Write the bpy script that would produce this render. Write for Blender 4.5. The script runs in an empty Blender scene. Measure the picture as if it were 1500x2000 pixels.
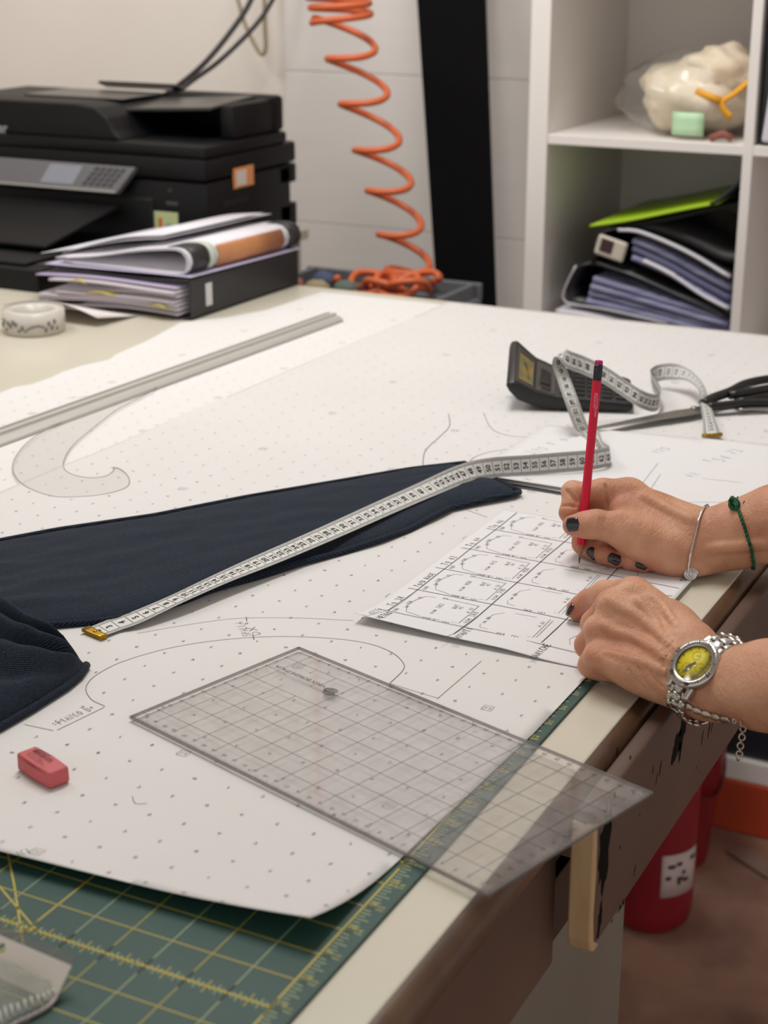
import bpy, bmesh, math, random
import numpy as np
from mathutils import Vector, Matrix, noise
random.seed(7)
R = math.radians
H = 0.99                      # table top above the floor
CAMH = H + 0.5121             # eye height
PITCH, YAW, FPX = R(19.5), R(27.0), 3200.0
scene = bpy.context.scene
COL = scene.collection
RGT = Vector((math.cos(YAW), math.sin(YAW), 0))
FWD = Vector((-math.sin(YAW)*math.cos(PITCH), math.cos(YAW)*math.cos(PITCH), -math.sin(PITCH)))
UPV = Vector((-math.sin(YAW)*math.sin(PITCH), math.cos(YAW)*math.sin(PITCH), math.cos(PITCH)))
CAM = Vector((0, 0, CAMH))
def ray(px, py):
    return RGT*((px-750)/FPX) + FWD + UPV*((1000-py)/FPX)
def at(px, py, z=0.0):
    """survey helper: the place z metres above the table top sighted at (px, py)"""
    r = ray(px, py); return CAM + r*((H+z-CAMH)/r.z)
def far(px, py, t):
    return CAM + ray(px, py)*t
def atY(px, py, Y):
    r = ray(px, py); return CAM + r*(Y/r.y)
def atX(px, py, X):
    r = ray(px, py); return CAM + r*(X/r.x)
def W(x, y, z=0.0):
    return Vector((x, y, H+z))

# ---------------------------------------------------------------- materials
def lin(c):
    return tuple(((v/255)/12.92 if v/255 <= .04045 else ((v/255+.055)/1.055)**2.4) for v in c)
MATS = {}
def mat(name, c=(200,200,200), rough=.5, metal=0.0, var=0.0, vscale=20, bump=0.0, bscale=80, spec=.5, sss=0.0, c2=None, emit=None, coat=0.0, stretch=None, cutoff=None, sheen=0):
    if name in MATS: return MATS[name]
    m = bpy.data.materials.new(name); m.use_nodes = True
    nt = m.node_tree; N = nt.nodes; L = nt.links
    b = N['Principled BSDF']
    col = (*lin(c), 1)
    b.inputs['Base Color'].default_value = col
    b.inputs['Roughness'].default_value = rough
    b.inputs['Metallic'].default_value = metal
    b.inputs['Specular IOR Level'].default_value = spec
    if coat: b.inputs['Coat Weight'].default_value = coat; b.inputs['Coat Roughness'].default_value = .08
    if sheen: b.inputs['Sheen Weight'].default_value = sheen
    if sss:
        b.inputs['Subsurface Weight'].default_value = sss
        b.inputs['Subsurface Radius'].default_value = (1.0, .35, .2)
        b.inputs['Subsurface Scale'].default_value = .004
    tc = N.new('ShaderNodeTexCoord'); src = tc.outputs['Object']
    if stretch:
        mp = N.new('ShaderNodeMapping'); mp.inputs['Scale'].default_value = stretch
        L.new(src, mp.inputs['Vector']); src = mp.outputs['Vector']
    if var or c2:
        n = N.new('ShaderNodeTexNoise'); n.inputs['Scale'].default_value = vscale; n.inputs['Detail'].default_value = 6
        L.new(src, n.inputs['Vector'])
        cr = N.new('ShaderNodeValToRGB')
        a = cutoff if cutoff else (.35, .68)
        cr.color_ramp.elements[0].position = a[0]; cr.color_ramp.elements[1].position = a[1]
        d = (*lin(c2), 1) if c2 else tuple(v*(1-var) for v in col[:3])+(1,)
        cr.color_ramp.elements[0].color = d; cr.color_ramp.elements[1].color = col
        L.new(n.outputs['Fac'], cr.inputs['Fac']); L.new(cr.outputs['Color'], b.inputs['Base Color'])
    if bump:
        n2 = N.new('ShaderNodeTexNoise'); n2.inputs['Scale'].default_value = bscale; n2.inputs['Detail'].default_value = 4
        L.new(src, n2.inputs['Vector'])
        bp = N.new('ShaderNodeBump'); bp.inputs['Strength'].default_value = bump; bp.inputs['Distance'].default_value = .002
        L.new(n2.outputs['Fac'], bp.inputs['Height']); L.new(bp.outputs['Normal'], b.inputs['Normal'])
    if emit:
        b.inputs['Emission Color'].default_value = (*lin(c), 1); b.inputs['Emission Strength'].default_value = emit
    MATS[name] = m; return m
def clear_mat(name, tint=(.93,.93,.93), haze=0.03, hazec=(190,185,185), rough=.06, smudge=False):
    if name in MATS: return MATS[name]
    m = bpy.data.materials.new(name); m.use_nodes = True
    nt = m.node_tree; N = nt.nodes; L = nt.links; N.clear()
    out = N.new('ShaderNodeOutputMaterial')
    tr = N.new('ShaderNodeBsdfTransparent'); tr.inputs['Color'].default_value = (*tint, 1)
    gl = N.new('ShaderNodeBsdfGlossy'); gl.inputs['Roughness'].default_value = rough
    df = N.new('ShaderNodeBsdfDiffuse'); df.inputs['Color'].default_value = (*lin(hazec), 1)
    frn = N.new('ShaderNodeFresnel'); frn.inputs['IOR'].default_value = 1.46
    ge = N.new('ShaderNodeNewGeometry'); fr = N.new('ShaderNodeMath'); fr.operation = 'MULTIPLY_ADD'   # reflect on the outer face only
    neg = N.new('ShaderNodeMath'); neg.operation = 'SUBTRACT'; neg.inputs[0].default_value = 1.0
    L.new(ge.outputs['Backfacing'], neg.inputs[1]); L.new(frn.outputs[0], fr.inputs[0]); L.new(neg.outputs[0], fr.inputs[1]); fr.inputs[2].default_value = 0.0
    m1 = N.new('ShaderNodeMixShader'); m2 = N.new('ShaderNodeMixShader')
    m1.inputs['Fac'].default_value = haze
    if smudge:
        tc = N.new('ShaderNodeTexCoord'); n = N.new('ShaderNodeTexNoise'); n.inputs['Scale'].default_value = 60; n.inputs['Detail'].default_value = 6
        L.new(tc.outputs['Object'], n.inputs['Vector'])
        mr = N.new('ShaderNodeMapRange'); mr.inputs['From Min'].default_value = .35; mr.inputs['From Max'].default_value = .75
        mr.inputs['To Min'].default_value = haze*.55; mr.inputs['To Max'].default_value = haze*2
        L.new(n.outputs['Fac'], mr.inputs['Value']); L.new(mr.outputs['Result'], m1.inputs['Fac'])
    L.new(tr.outputs[0], m1.inputs[1]); L.new(df.outputs[0], m1.inputs[2])
    L.new(fr.outputs[0], m2.inputs['Fac']); L.new(m1.outputs[0], m2.inputs[1]); L.new(gl.outputs[0], m2.inputs[2])
    L.new(m2.outputs[0], out.inputs['Surface'])
    MATS[name] = m; return m

# ---------------------------------------------------------------- geometry
class MB:
    def __init__(s): s.v = []; s.f = []; s.m = []; s.sm = []
    def add(s, vs, fs, mi=0, smooth=False):
        o = len(s.v); s.v += [Vector(v) for v in vs]
        for f in fs: s.f.append(tuple(i+o for i in f)); s.m.append(mi); s.sm.append(smooth)
        return s
    def bm(s, b, M=None, mi=0, smooth=False):
        b.verts.index_update(); M = M or Matrix()
        s.add([M @ v.co for v in b.verts], [[v.index for v in f.verts] for f in b.faces], mi, smooth); b.free(); return s
    def box(s, c, size, r=0.0, M=None, mi=0, seg=2):
        b = bmesh.new(); bmesh.ops.create_cube(b, size=1)
        for v in b.verts: v.co = Vector((v.co.x*size[0], v.co.y*size[1], v.co.z*size[2]))
        if r: bmesh.ops.bevel(b, geom=list(b.edges), offset=min(r, min(size)*.49), segments=seg, profile=.5, affect='EDGES')
        T = Matrix.Translation(Vector(c)); 
        return s.bm(b, (M @ T) if M else T, mi, False)
    def span(s, a, b, r=0.0, M=None, mi=0, seg=2):
        a = Vector(a); b = Vector(b); return s.box((a+b)/2, [abs(x) for x in (b-a)], r, M, mi, seg)
    def prism(s, poly, z0, z1, r=0.0, M=None, mi=0, seg=2, smooth=False):
        b = bmesh.new(); vs = [b.verts.new((p[0], p[1], z0)) for p in poly]; f = b.faces.new(vs)
        b.normal_update()
        if f.normal.z > 0: f.normal_flip()
        e = bmesh.ops.extrude_face_region(b, geom=[f])
        for g in e['geom']:
            if isinstance(g, bmesh.types.BMVert): g.co.z = z1
        bmesh.ops.recalc_face_normals(b, faces=list(b.faces))
        if r:
            ed = [x for x in b.edges if len(x.link_faces) == 2 and abs(x.verts[0].co.z-x.verts[1].co.z) < 1e-9]
            bmesh.ops.bevel(b, geom=ed, offset=r, segments=seg, profile=.5, affect='EDGES')
        return s.bm(b, M, mi, smooth)
    def tube(s, pts, rad, n=10, mi=0, closed=False, cap=True, flat=None):
        pts = [Vector(p) for p in pts]; m = len(pts)
        rads = rad if isinstance(rad, (list, tuple)) else [rad]*m
        vs = []; fs = []; up = None
        for i, p in enumerate(pts):
            if closed: t = pts[(i+1) % m]-pts[i-1]
            else: t = pts[min(i+1, m-1)]-pts[max(i-1, 0)]
            t.normalize()
            if up is None:
                up = Vector((0,0,1)) if abs(t.z) < .9 else Vector((1,0,0))
            a = (up - t*up.dot(t)).normalized(); up = a; bb = t.cross(a)
            for k in range(n):
                q = 2*math.pi*k/n; fx = flat if flat else 1.0
                vs.append(p + (a*math.cos(q)*fx + bb*math.sin(q))*rads[i])
        for i in range(m if closed else m-1):
            j = (i+1) % m
            for k in range(n): fs.append((i*n+k, i*n+(k+1) % n, j*n+(k+1) % n, j*n+k))
        if cap and not closed: fs.append(tuple(range(n))[::-1]); fs.append(tuple((m-1)*n+k for k in range(n)))
        return s.add(vs, fs, mi, True)
    def lathe(s, prof, n=24, M=None, mi=0, smooth=True, cap=True):
        vs = []; fs = []; M = M or Matrix()
        for r, z in prof:
            for k in range(n):
                q = 2*math.pi*k/n; vs.append(M @ Vector((r*math.cos(q), r*math.sin(q), z)))
        for i in range(len(prof)-1):
            for k in range(n): fs.append((i*n+k, i*n+(k+1) % n, (i+1)*n+(k+1) % n, (i+1)*n+k))
        if cap and prof[0][0] > 1e-6: fs.append(tuple(range(n))[::-1])
        if cap and prof[-1][0] > 1e-6: fs.append(tuple((len(prof)-1)*n+k for k in range(n)))
        return s.add(vs, fs, mi, smooth)
    def grid(s, fn, nu, nv, mi=0, smooth=True, thick=0.0):
        vs = [fn(i/(nu-1), j/(nv-1)) for i in range(nu) for j in range(nv)]
        fs = [(i*nv+j, (i+1)*nv+j, (i+1)*nv+j+1, i*nv+j+1) for i in range(nu-1) for j in range(nv-1)]
        if not thick: return s.add(vs, fs, mi, smooth)
        b = bmesh.new(); bv = [b.verts.new(v) for v in vs]
        for f in fs: b.faces.new([bv[i] for i in f])
        b.normal_update()
        bmesh.ops.solidify(b, geom=list(b.faces), thickness=thick)
        bmesh.ops.recalc_face_normals(b, faces=list(b.faces))
        return s.bm(b, None, mi, smooth)
    def sphere(s, c, r, n=12, mi=0, scl=(1,1,1), fn=None):
        b = bmesh.new(); bmesh.ops.create_uvsphere(b, u_segments=n*2, v_segments=n, radius=1)
        for v in b.verts:
            p = v.co.copy(); k = fn(p) if fn else 1
            v.co = Vector((p.x*r*scl[0]*k, p.y*r*scl[1]*k, p.z*r*scl[2]*k))
        return s.bm(b, Matrix.Translation(Vector(c)), mi, True)
    def strokes(s, lines, wd, fn, mi=0):
        """flat pen lines (2-D polylines) of width wd placed through fn(x, y)"""
        for ln in lines:
            ln = [Vector((p[0], p[1])) for p in ln]
            if len(ln) < 2: continue
            vs = []
            for i, p in enumerate(ln):
                t = ln[min(i+1, len(ln)-1)]-ln[max(i-1, 0)]
                if t.length < 1e-9: t = Vector((1, 0))
                t.normalize(); nn = Vector((-t.y, t.x))*wd/2
                vs += [fn(*(p+nn)), fn(*(p-nn))]
            s.add(vs, [(2*i, 2*i+1, 2*i+3, 2*i+2) for i in range(len(ln)-1)], mi)
        return s

ORG = {}
def props(o, label=None, cat=None, group=None, kind=None):
    if label: o['label'] = label
    if cat: o['category'] = cat
    if group: o['group'] = group
    if kind: o['kind'] = kind
    return o
def thing(name, loc, label, cat, group=None):
    o = bpy.data.objects.new(name, None); COL.objects.link(o); o.empty_display_size = .02
    o.location = loc; ORG[o.name] = Vector(loc); return props(o, label, cat, group)
def obj(name, mb, mats, parent=None, label=None, cat=None, group=None, kind=None, origin=None, sharp=None):
    me = bpy.data.meshes.new(name)
    if parent: org = ORG[parent.name]
    elif origin is not None: org = Vector(origin)
    else:
        lo = [min(v[i] for v in mb.v) for i in range(3)]; hi = [max(v[i] for v in mb.v) for i in range(3)]
        org = Vector(((lo[0]+hi[0])/2, (lo[1]+hi[1])/2, lo[2]))
    me.from_pydata([v-org for v in mb.v], [], mb.f)
    for m in (mats if isinstance(mats, (list, tuple)) else [mats]): me.materials.append(m)
    me.polygons.foreach_set('material_index', mb.m); me.polygons.foreach_set('use_smooth', mb.sm)
    me.update()
    if sharp is not None:
        me.polygons.foreach_set('use_smooth', [True]*len(me.polygons)); me.set_sharp_from_angle(angle=R(sharp))
    o = bpy.data.objects.new(name, me); COL.objects.link(o)
    if parent: o.parent = parent; ORG[o.name] = org
    else: o.location = org; ORG[o.name] = org
    return props(o, label, cat, group, kind)
def copytree(o, delta, label=None, parent=None):
    c = o.copy(); COL.objects.link(c)
    if parent: c.parent = parent
    else: c.location = o.location + Vector(delta)
    if label: c['label'] = label
    for ch in list(o.children): copytree(ch, (0,0,0), None, c)
    return c
def frame(o, x, y, z=None):
    x = Vector(x).normalized(); y = Vector(y); y = (y-x*y.dot(x)).normalized(); z = x.cross(y)
    return Matrix(((x.x, y.x, z.x, o[0]), (x.y, y.y, z.y, o[1]), (x.z, y.z, z.z, o[2]), (0,0,0,1)))
def smooth_path(pts, n=8):
    """Catmull-Rom through pts (vectors of any length)"""
    P = [np.array(p, float) for p in pts]; P = [2*P[0]-P[1]]+P+[2*P[-1]-P[-2]]; out = []
    for i in range(1, len(P)-2):
        a, b, c, d = P[i-1:i+3]
        for k in range(n):
            t = k/n; out.append(.5*(2*b+(c-a)*t+(2*a-5*b+4*c-d)*t*t+(3*b-a-3*c+d)*t**3))
    out.append(P[-2]); return out
def lerp_curve(pts, t):
    """arc-length position on a polyline"""
    P = [np.array(p, float) for p in pts]; d = [0]
    for a, b in zip(P, P[1:]): d.append(d[-1]+np.linalg.norm(b-a))
    s = t*d[-1]
    for i in range(len(P)-1):
        if s <= d[i+1]+1e-12:
            k = (s-d[i])/max(d[i+1]-d[i], 1e-9); return P[i]*(1-k)+P[i+1]*k
    return P[-1]
_TX = {}
def text2d(s, size=1.0, bold=0.0, align='CENTER'):
    key = (s, bold, align)
    if key not in _TX:
        cu = bpy.data.curves.new('t', 'FONT'); cu.body = s; cu.align_x = align; cu.align_y = 'CENTER'; cu.offset = bold; cu.resolution_u = 2
        o = bpy.data.objects.new('t', cu); COL.objects.link(o); bpy.context.view_layer.update()
        me = o.evaluated_get(bpy.context.evaluated_depsgraph_get()).to_mesh()
        _TX[key] = ([(v.co.x, v.co.y) for v in me.vertices], [tuple(p.vertices) for p in me.polygons])
        bpy.data.objects.remove(o); bpy.data.curves.remove(cu)
    v, f = _TX[key]; return [(x*size, y*size) for x, y in v], f
def put_text(mb, s, size, fn, mi=0, bold=0.0, align='CENTER'):
    v, f = text2d(s, size, bold, align)
    if not v: return mb
    return mb.add([fn(x, y) for x, y in v], f, mi)
# hand lettering: one-stroke capitals and figures on a 0..1 box
PEN = {'0':[[(.5,1),(.1,.7),(.1,.3),(.5,0),(.9,.3),(.9,.7),(.5,1)]], '1':[[(.2,.7),(.55,1),(.55,0)]], '2':[[(.1,.8),(.4,1),(.8,.85),(.7,.5),(.1,0),(.9,.02)]],
'3':[[(.1,.95),(.8,.9),(.4,.55),(.85,.35),(.6,.02),(.1,.08)]], '4':[[(.6,0),(.65,1),(.1,.35),(.95,.38)]], '5':[[(.85,1),(.2,.98),(.15,.55),(.7,.55),(.85,.25),(.5,0),(.1,.05)]],
'6':[[(.75,1),(.25,.6),(.1,.25),(.45,0),(.85,.2),(.6,.5),(.15,.3)]], '7':[[(.1,.97),(.9,1),(.4,0)]], '8':[[(.5,.52),(.15,.75),(.5,1),(.85,.75),(.5,.52),(.1,.25),(.5,0),(.9,.25),(.5,.52)]],
'9':[[(.85,.75),(.5,1),(.2,.7),(.5,.5),(.85,.75),(.7,0)]], 'A':[[(0,0),(.5,1),(1,0)],[(.2,.4),(.8,.4)]], 'B':[[(.1,0),(.1,1),(.7,.9),(.6,.55),(.1,.52),(.8,.4),(.7,.05),(.1,0)]],
'C':[[(.9,.9),(.4,1),(.1,.5),(.4,0),(.9,.1)]], 'D':[[(.1,0),(.1,1),(.7,.8),(.9,.4),(.6,.05),(.1,0)]], 'E':[[(.9,1),(.1,1),(.1,0),(.9,0)],[(.1,.5),(.7,.5)]], 'F':[[(.9,1),(.1,1),(.1,0)],[(.1,.5),(.7,.5)]],
'G':[[(.9,.9),(.4,1),(.1,.5),(.4,0),(.9,.1),(.9,.45),(.55,.45)]], 'H':[[(.1,0),(.1,1)],[(.9,0),(.9,1)],[(.1,.5),(.9,.5)]], 'I':[[(.5,0),(.5,1)]], 'K':[[(.1,0),(.1,1)],[(.9,1),(.1,.5),(.9,0)]],
'L':[[(.1,1),(.1,0),(.8,0)]], 'M':[[(0,0),(.1,1),(.5,.4),(.9,1),(1,0)]], 'N':[[(.1,0),(.1,1),(.9,0),(.9,1)]], 'O':[[(.5,1),(.1,.6),(.2,.1),(.6,0),(.9,.4),(.8,.9),(.5,1)]], 'P':[[(.1,0),(.1,1),(.8,.9),(.8,.55),(.1,.5)]],
'R':[[(.1,0),(.1,1),(.8,.9),(.8,.55),(.1,.5),(.9,0)]], 'S':[[(.85,.9),(.4,1),(.15,.75),(.8,.35),(.5,0),(.1,.1)]], 'T':[[(.5,0),(.5,1)],[(0,1),(1,1)]], 'U':[[(.1,1),(.1,.2),(.5,0),(.9,.2),(.9,1)]], 'V':[[(0,1),(.5,0),(1,1)]], 'Y':[[(0,1),(.5,.5),(1,1)],[(.5,.5),(.5,0)]],
'X':[[(0,0),(1,1)],[(0,1),(1,0)]], 'g':[[(.8,.6),(.4,.7),(.2,.4),(.5,.15),(.8,.55),(.7,-.2),(.3,-.3)]], 'm':[[(0,0),(.05,.6),(.3,.55),(.4,0),(.5,.55),(.8,.55),(.9,0)]], 'c':[[(.8,.5),(.4,.6),(.2,.3),(.5,0),(.85,.1)]], 'a':[[(.8,.5),(.4,.6),(.2,.2),(.5,0),(.8,.4),(.85,0)]],
't':[[(.4,.9),(.45,.1),(.8,0)],[(.1,.6),(.8,.62)]], 'l':[[(.4,1),(.45,0)]], 'e':[[(.2,.3),(.8,.4),(.5,.6),(.2,.3),(.5,0),(.8,.1)]], '/':[[(.1,0),(.9,1)]], '=':[[(.1,.35),(.9,.38)],[(.1,.65),(.9,.68)]], '+':[[(.5,.2),(.5,.8)],[(.2,.5),(.8,.5)]], '-':[[(.1,.5),(.9,.5)]], '.':[[(.4,0),(.5,.08)]], ',':[[(.5,.08),(.3,-.15)]]}
def pen(mb, s, o, xd, yd, h, wd, z, mi=0, jit=.06, gap=.34):
    """hand-write s from plan point o; xd = reading direction, yd = up (2-D unit vectors)"""
    x = 0; cw = h*.62
    for ch in s:
        if ch != ' ':
            for ln in PEN.get(ch, []):
                pts = [(o[0]+xd[0]*(x+(p[0]+random.uniform(-jit, jit))*cw)+yd[0]*(p[1]+random.uniform(-jit, jit))*h,
                        o[1]+xd[1]*(x+(p[0]+random.uniform(-jit, jit))*cw)+yd[1]*(p[1]+random.uniform(-jit, jit))*h) for p in ln]
                mb.strokes([pts], wd, lambda a, b: W(a, b, z(a, b) if callable(z) else z), mi)
        x += cw*(1+gap)
    return mb
# ================================================================= camera
cd = bpy.data.cameras.new('camera'); cam = bpy.data.objects.new('camera', cd); COL.objects.link(cam)
cam.location = CAM; cam.rotation_euler = (R(90)-PITCH, 0, YAW)
cd.sensor_fit = 'VERTICAL'; cd.sensor_height = 36; cd.lens = FPX/2000*36; cd.clip_start = .02
cd.dof.use_dof = True; cd.dof.focus_distance = 1.28; cd.dof.aperture_fstop = 9.0
scene.camera = cam
vs = scene.view_settings
vs.view_transform = 'Standard'; vs.look = 'None'; vs.gamma = 1; vs.use_curve_mapping = False; vs.exposure = 0.0
# ================================================================= light
w = bpy.data.worlds.new('room'); scene.world = w; w.use_nodes = True
w.node_tree.nodes['Background'].inputs['Color'].default_value = (1, .982, .962, 1)
w.node_tree.nodes['Background'].inputs['Strength'].default_value = .68
def lamp(name, loc, size, power, target=None, col=(1, .99, .975)):
    l = bpy.data.lights.new(name, 'AREA'); l.shape = 'RECTANGLE'; l.size, l.size_y = size; l.energy = power; l.color = col
    o = bpy.data.objects.new(name, l); COL.objects.link(o); o.location = loc
    if target is not None: o.rotation_euler = (Vector(target)-Vector(loc)).to_track_quat('-Z', 'Y').to_euler()
    return o
lamp('ceiling_tube_light', (-.95, 1.7, 2.86), (.35, 1.3), 25.5)
lamp('wall_fill_light', (-2.1, 1.5, 2.5), (1.2, .3), 13.5, (-1.5, 2.95, 1.2))  # unseen lamp added to brighten the left of the back wall
# ================================================================= room
M_wall = mat('wall_paint', (236, 227, 217), .75, var=.05, vscale=3, bump=.15, bscale=30)
M_floor = mat('concrete_floor', (172, 132, 112), .6, c2=(134, 100, 86), vscale=9, cutoff=(.32, .62), bump=.3, bscale=40)
def struct(name, a, b, m, r=0):
    return obj(name, MB().span(a, b, r), m, kind='structure')
struct('floor', (-4.5, -2.0, -.08), (2.6, 3.2, 0), M_floor)
# back wall: rendered panels with shallow horizontal joints and a pilaster behind the cables
mb = MB(); mb.span((-4.5, 2.96, 0), (2.6, 3.06, 2.9))
obj('wall_back', mb, M_wall, kind='structure')
M_wall2 = mat('wall_panel_paint', (226, 219, 213), .7, var=.04, vscale=2, bump=.2, bscale=12, stretch=(1, 1, 5))
mb = MB()
z = 0.0
for hgt in (.62, .32, .30, .28, .30, .55, .5):
    mb.span((-1.72, 2.935, z+.0004), (-1.05, 2.96, z+hgt-.0004), .0015); z += hgt
obj('trim_1', mb, M_wall2, kind='structure')
struct('wall_left', (-4.6, -2.0, 0), (-4.5, 3.06, 2.9), M_wall)
struct('ceiling', (-4.6, -2.0, 2.9), (2.6, 3.06, 3.0), mat('ceiling_paint', (226, 224, 220), .8))
# ================================================================= work table
M_cream = mat('cream_laminate', (208, 201, 183), .32, var=.05, vscale=4, bump=.05, bscale=140)
M_brown = mat('worn_brown_edge', (104, 76, 54), .35, c2=(66, 44, 32), vscale=14, cutoff=(.35, .7), bump=.12, bscale=60)
M_panel = mat('dull_brown_paint', (92, 68, 54), .55, c2=(74, 52, 42), vscale=6, cutoff=(.3, .7), bump=.12, bscale=40)
M_dark = mat('black_chipped_metal', (16, 14, 12), .9, spec=.1)
M_wood = mat('bare_worn_wood', (226, 200, 156), .55, c2=(180, 148, 108), vscale=22, stretch=(1, 1, .15), bump=.15, bscale=60)
M_leg = mat('grey_beige_paint', (120, 112, 100), .55, var=.15, vscale=5)
table = thing('work_table', W(-1.3, 1.2, -H), 'long cream-topped cutting table with worn brown edge under the papers', 'table')
EX = -.317
mb = MB()
mb.span(W(-2.7, .05, -.018), W(EX, 2.16, 0), .0015)
obj('tabletop', mb, M_cream, table)
# rolled brown edge running along the right side
mb = MB()
prof = [(EX+.0004, -.0008), (EX+.004, -.0012), (EX+.009, -.004), (EX+.012, -.010), (EX+.0125, -.016), (EX+.010, -.022), (EX+.002, -.026), (EX-.010, -.026), (EX-.010, -.018), (EX+.0004, -.018)]
n = len(prof); ys = [.05+i*(2.16-.05)/60 for i in range(61)]
vsx = [W(p[0], y, p[1]+.0004*noise.noise(Vector((0, y*30, i)))) for y in ys for i, p in enumerate(prof)]
fs = [(i*n+k, i*n+(k+1) % n, (i+1)*n+(k+1) % n, (i+1)*n+k) for i in range(60) for k in range(n)]
mb.add(vsx, fs+[tuple(range(n))[::-1], tuple(60*n+k for k in range(n))], 0, True)
obj('edge_trim', mb, M_brown, table, label='worn brown rolled edge', sharp=40)
# carcass side below the top, then the recess with drawer runners
mb = MB(); mb.span(W(-.345, .05, -.128), W(-.317, .868, -.022), .003)
obj('side_panel', mb, M_panel, table, label='dull brown side panel')
mb = MB(); mb.span(W(-2.6, .868, -.12), W(-.352, 2.12, -.02), .002)
obj('underframe', mb, M_dark, table)
mb = MB()
mb.span(W(-.356, .869, -.165), W(-.345, 1.05, -.021), .001)
for zz in (-.034, -.052, -.070, -.088):
    mb.span(W(-.352, .872, zz-.003), W(-.330, .93, zz+.003), .001)
mb.span(W(-.338, .876, -.11), W(-.333, .882, -.026), .001)
for zz in (-.045, -.095): mb.lathe([(0, .003), (.003, .002), (.003, 0)], 10, Matrix.Translation(W(-.333, .879, zz)) @ Matrix.Rotation(R(90), 4, 'Y'))
obj('drawer_runner', mb, mat('dark_steel', (52, 44, 40), .35, .8), table)
# the board hung along the edge: rounded bare end, painted face with chips
Y0, Y1, zb = .858, 2.12, -.108
def board_prof(y):
    return None
mb = MB()
b = bmesh.new()
poly = [(Y0, -.004), (Y0, zb+.012), (Y0+.003, zb+.004), (Y0+.010, zb), (Y1, zb), (Y1, -.004)]
vf = [b.verts.new(W(-.304, y, z)) for y, z in poly]; f = b.faces.new(vf)
e = bmesh.ops.extrude_face_region(b, geom=[f])
for g in e['geom']:
    if isinstance(g, bmesh.types.BMVert): g.co.x = -.2895
bmesh.ops.recalc_face_normals(b, faces=list(b.faces))
bmesh.ops.bevel(b, geom=[x for x in b.edges if abs((x.verts[0].co-x.verts[1].co).normalized().x) < .1], offset=.004, segments=3, profile=.5, affect='EDGES')
mb.bm(b)
obj('edge_board', mb, M_panel, table, label='brown painted board with chipped face', sharp=50)
mb = MB()
b = bmesh.new()
poly = [(Y0-.0016, -.012), (Y0-.0016, zb+.012), (Y0+.0015, zb+.003), (Y0+.008, zb-.0012), (Y0+.018, zb-.0012), (Y0+.007, zb+.008), (Y0+.004, zb+.03), (Y0+.006, -.05), (Y0+.004, -.012)]
vf = [b.verts.new(W(-.3048, y, z)) for y, z in poly]; f = b.faces.new(vf)
e = bmesh.ops.extrude_face_region(b, geom=[f])
for g in e['geom']:
    if isinstance(g, bmesh.types.BMVert): g.co.x = -.2888
bmesh.ops.recalc_face_normals(b, faces=list(b.faces))
bmesh.ops.bevel(b, geom=list(b.edges), offset=.0015, segments=2, profile=.5, affect='EDGES')
mb.bm(b)
obj('board_end', mb, M_wood, table, label='bare rounded wooden board end')
# chips: flakes of missing paint showing the black metal, with their own ragged outline
def flake(cy, cz, ry, rz, rot=0, seed=0, nn=22, x=-.2893):
    rnd = random.Random(seed); out = []
    for k in range(nn):
        q = 2*math.pi*k/nn; s = rnd.uniform(.55, 1.15)
        a, c = ry*s*math.cos(q), rz*s*math.sin(q)
        out.append((cy+a*math.cos(rot)-c*math.sin(rot), cz+a*math.sin(rot)+c*math.cos(rot)))
    return [Vector((x, y, H+max(zz, -.1072))) for y, zz in out]
def add_flake(px, py, ry, rz, rot=0, seed=0, mi=0, x=-.2893):
    p = atX(px, py, x); vsf = flake(p.y, p.z-H, ry, rz, rot, seed, x=x); n = len(vsf)
    mb = MB(); mb.add(vsf+[v+Vector((-.0006, 0, 0)) for v in vsf], [tuple(range(n))]+[(i, (i+1) % n, n+(i+1) % n, n+i) for i in range(n)], 0)
    obj('paint_chip', mb, M_dark, table, label='black patch where the paint has flaked')
add_flake(1336, 1415, .0095, .026, R(-18), 1)
add_flake(1322, 1458, .011, .013, R(-35), 2)
add_flake(1183, 1650, .012, .036, R(-5), 3)
add_flake(1172, 1795, .005, .013, R(-12), 4)
for i, (px, py, a, c) in enumerate(((1210, 1790, .003, .008), (1195, 1820, .002, .006), (1218, 1765, .002, .004), (1385, 1425, .0015, .008), (1372, 1440, .001, .006), (1391, 1418, .001, .005), (1240, 1700, .0008, .004), (1290, 1500, .0012, .006),
                                     (1283, 1520, .0008, .005), (1250, 1592, .0007, .001), (1212, 1655, .001, .0012), (1276, 1503, .001, .003), (1232, 1480, .001, .0015), (1206, 1470, .001, .003), (1360, 1500, .001, .001))):
    add_flake(px, py, a, c, R(-15), 20+i)
mb = MB(); mb.span(W(-.435, .70, -H+.0), W(-.400, 1.285, -.12), .004)
obj('leg', mb, M_leg, table)
mb = MB(); mb.span(W(-2.6, .3, -H), W(-2.5, 1.0, -.12), .004)
obj('leg', mb, M_leg, table)
# cabinet that carries the printer behind the table's far edge
st = thing('printer_stand', W(-2.1, 2.55, -H), 'pale cabinet under the printer behind the table', 'cabinet')
obj('cabinet_body', MB().span(W(-2.72, 2.17, -H), W(-1.495, 2.60, -.02), .003), mat('pale_cabinet', (196, 190, 178), .5), st)
obj('cabinet_top', MB().span(W(-2.74, 2.165, -.02), W(-1.49, 2.62, -.001), .002), M_cream, st)
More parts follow.
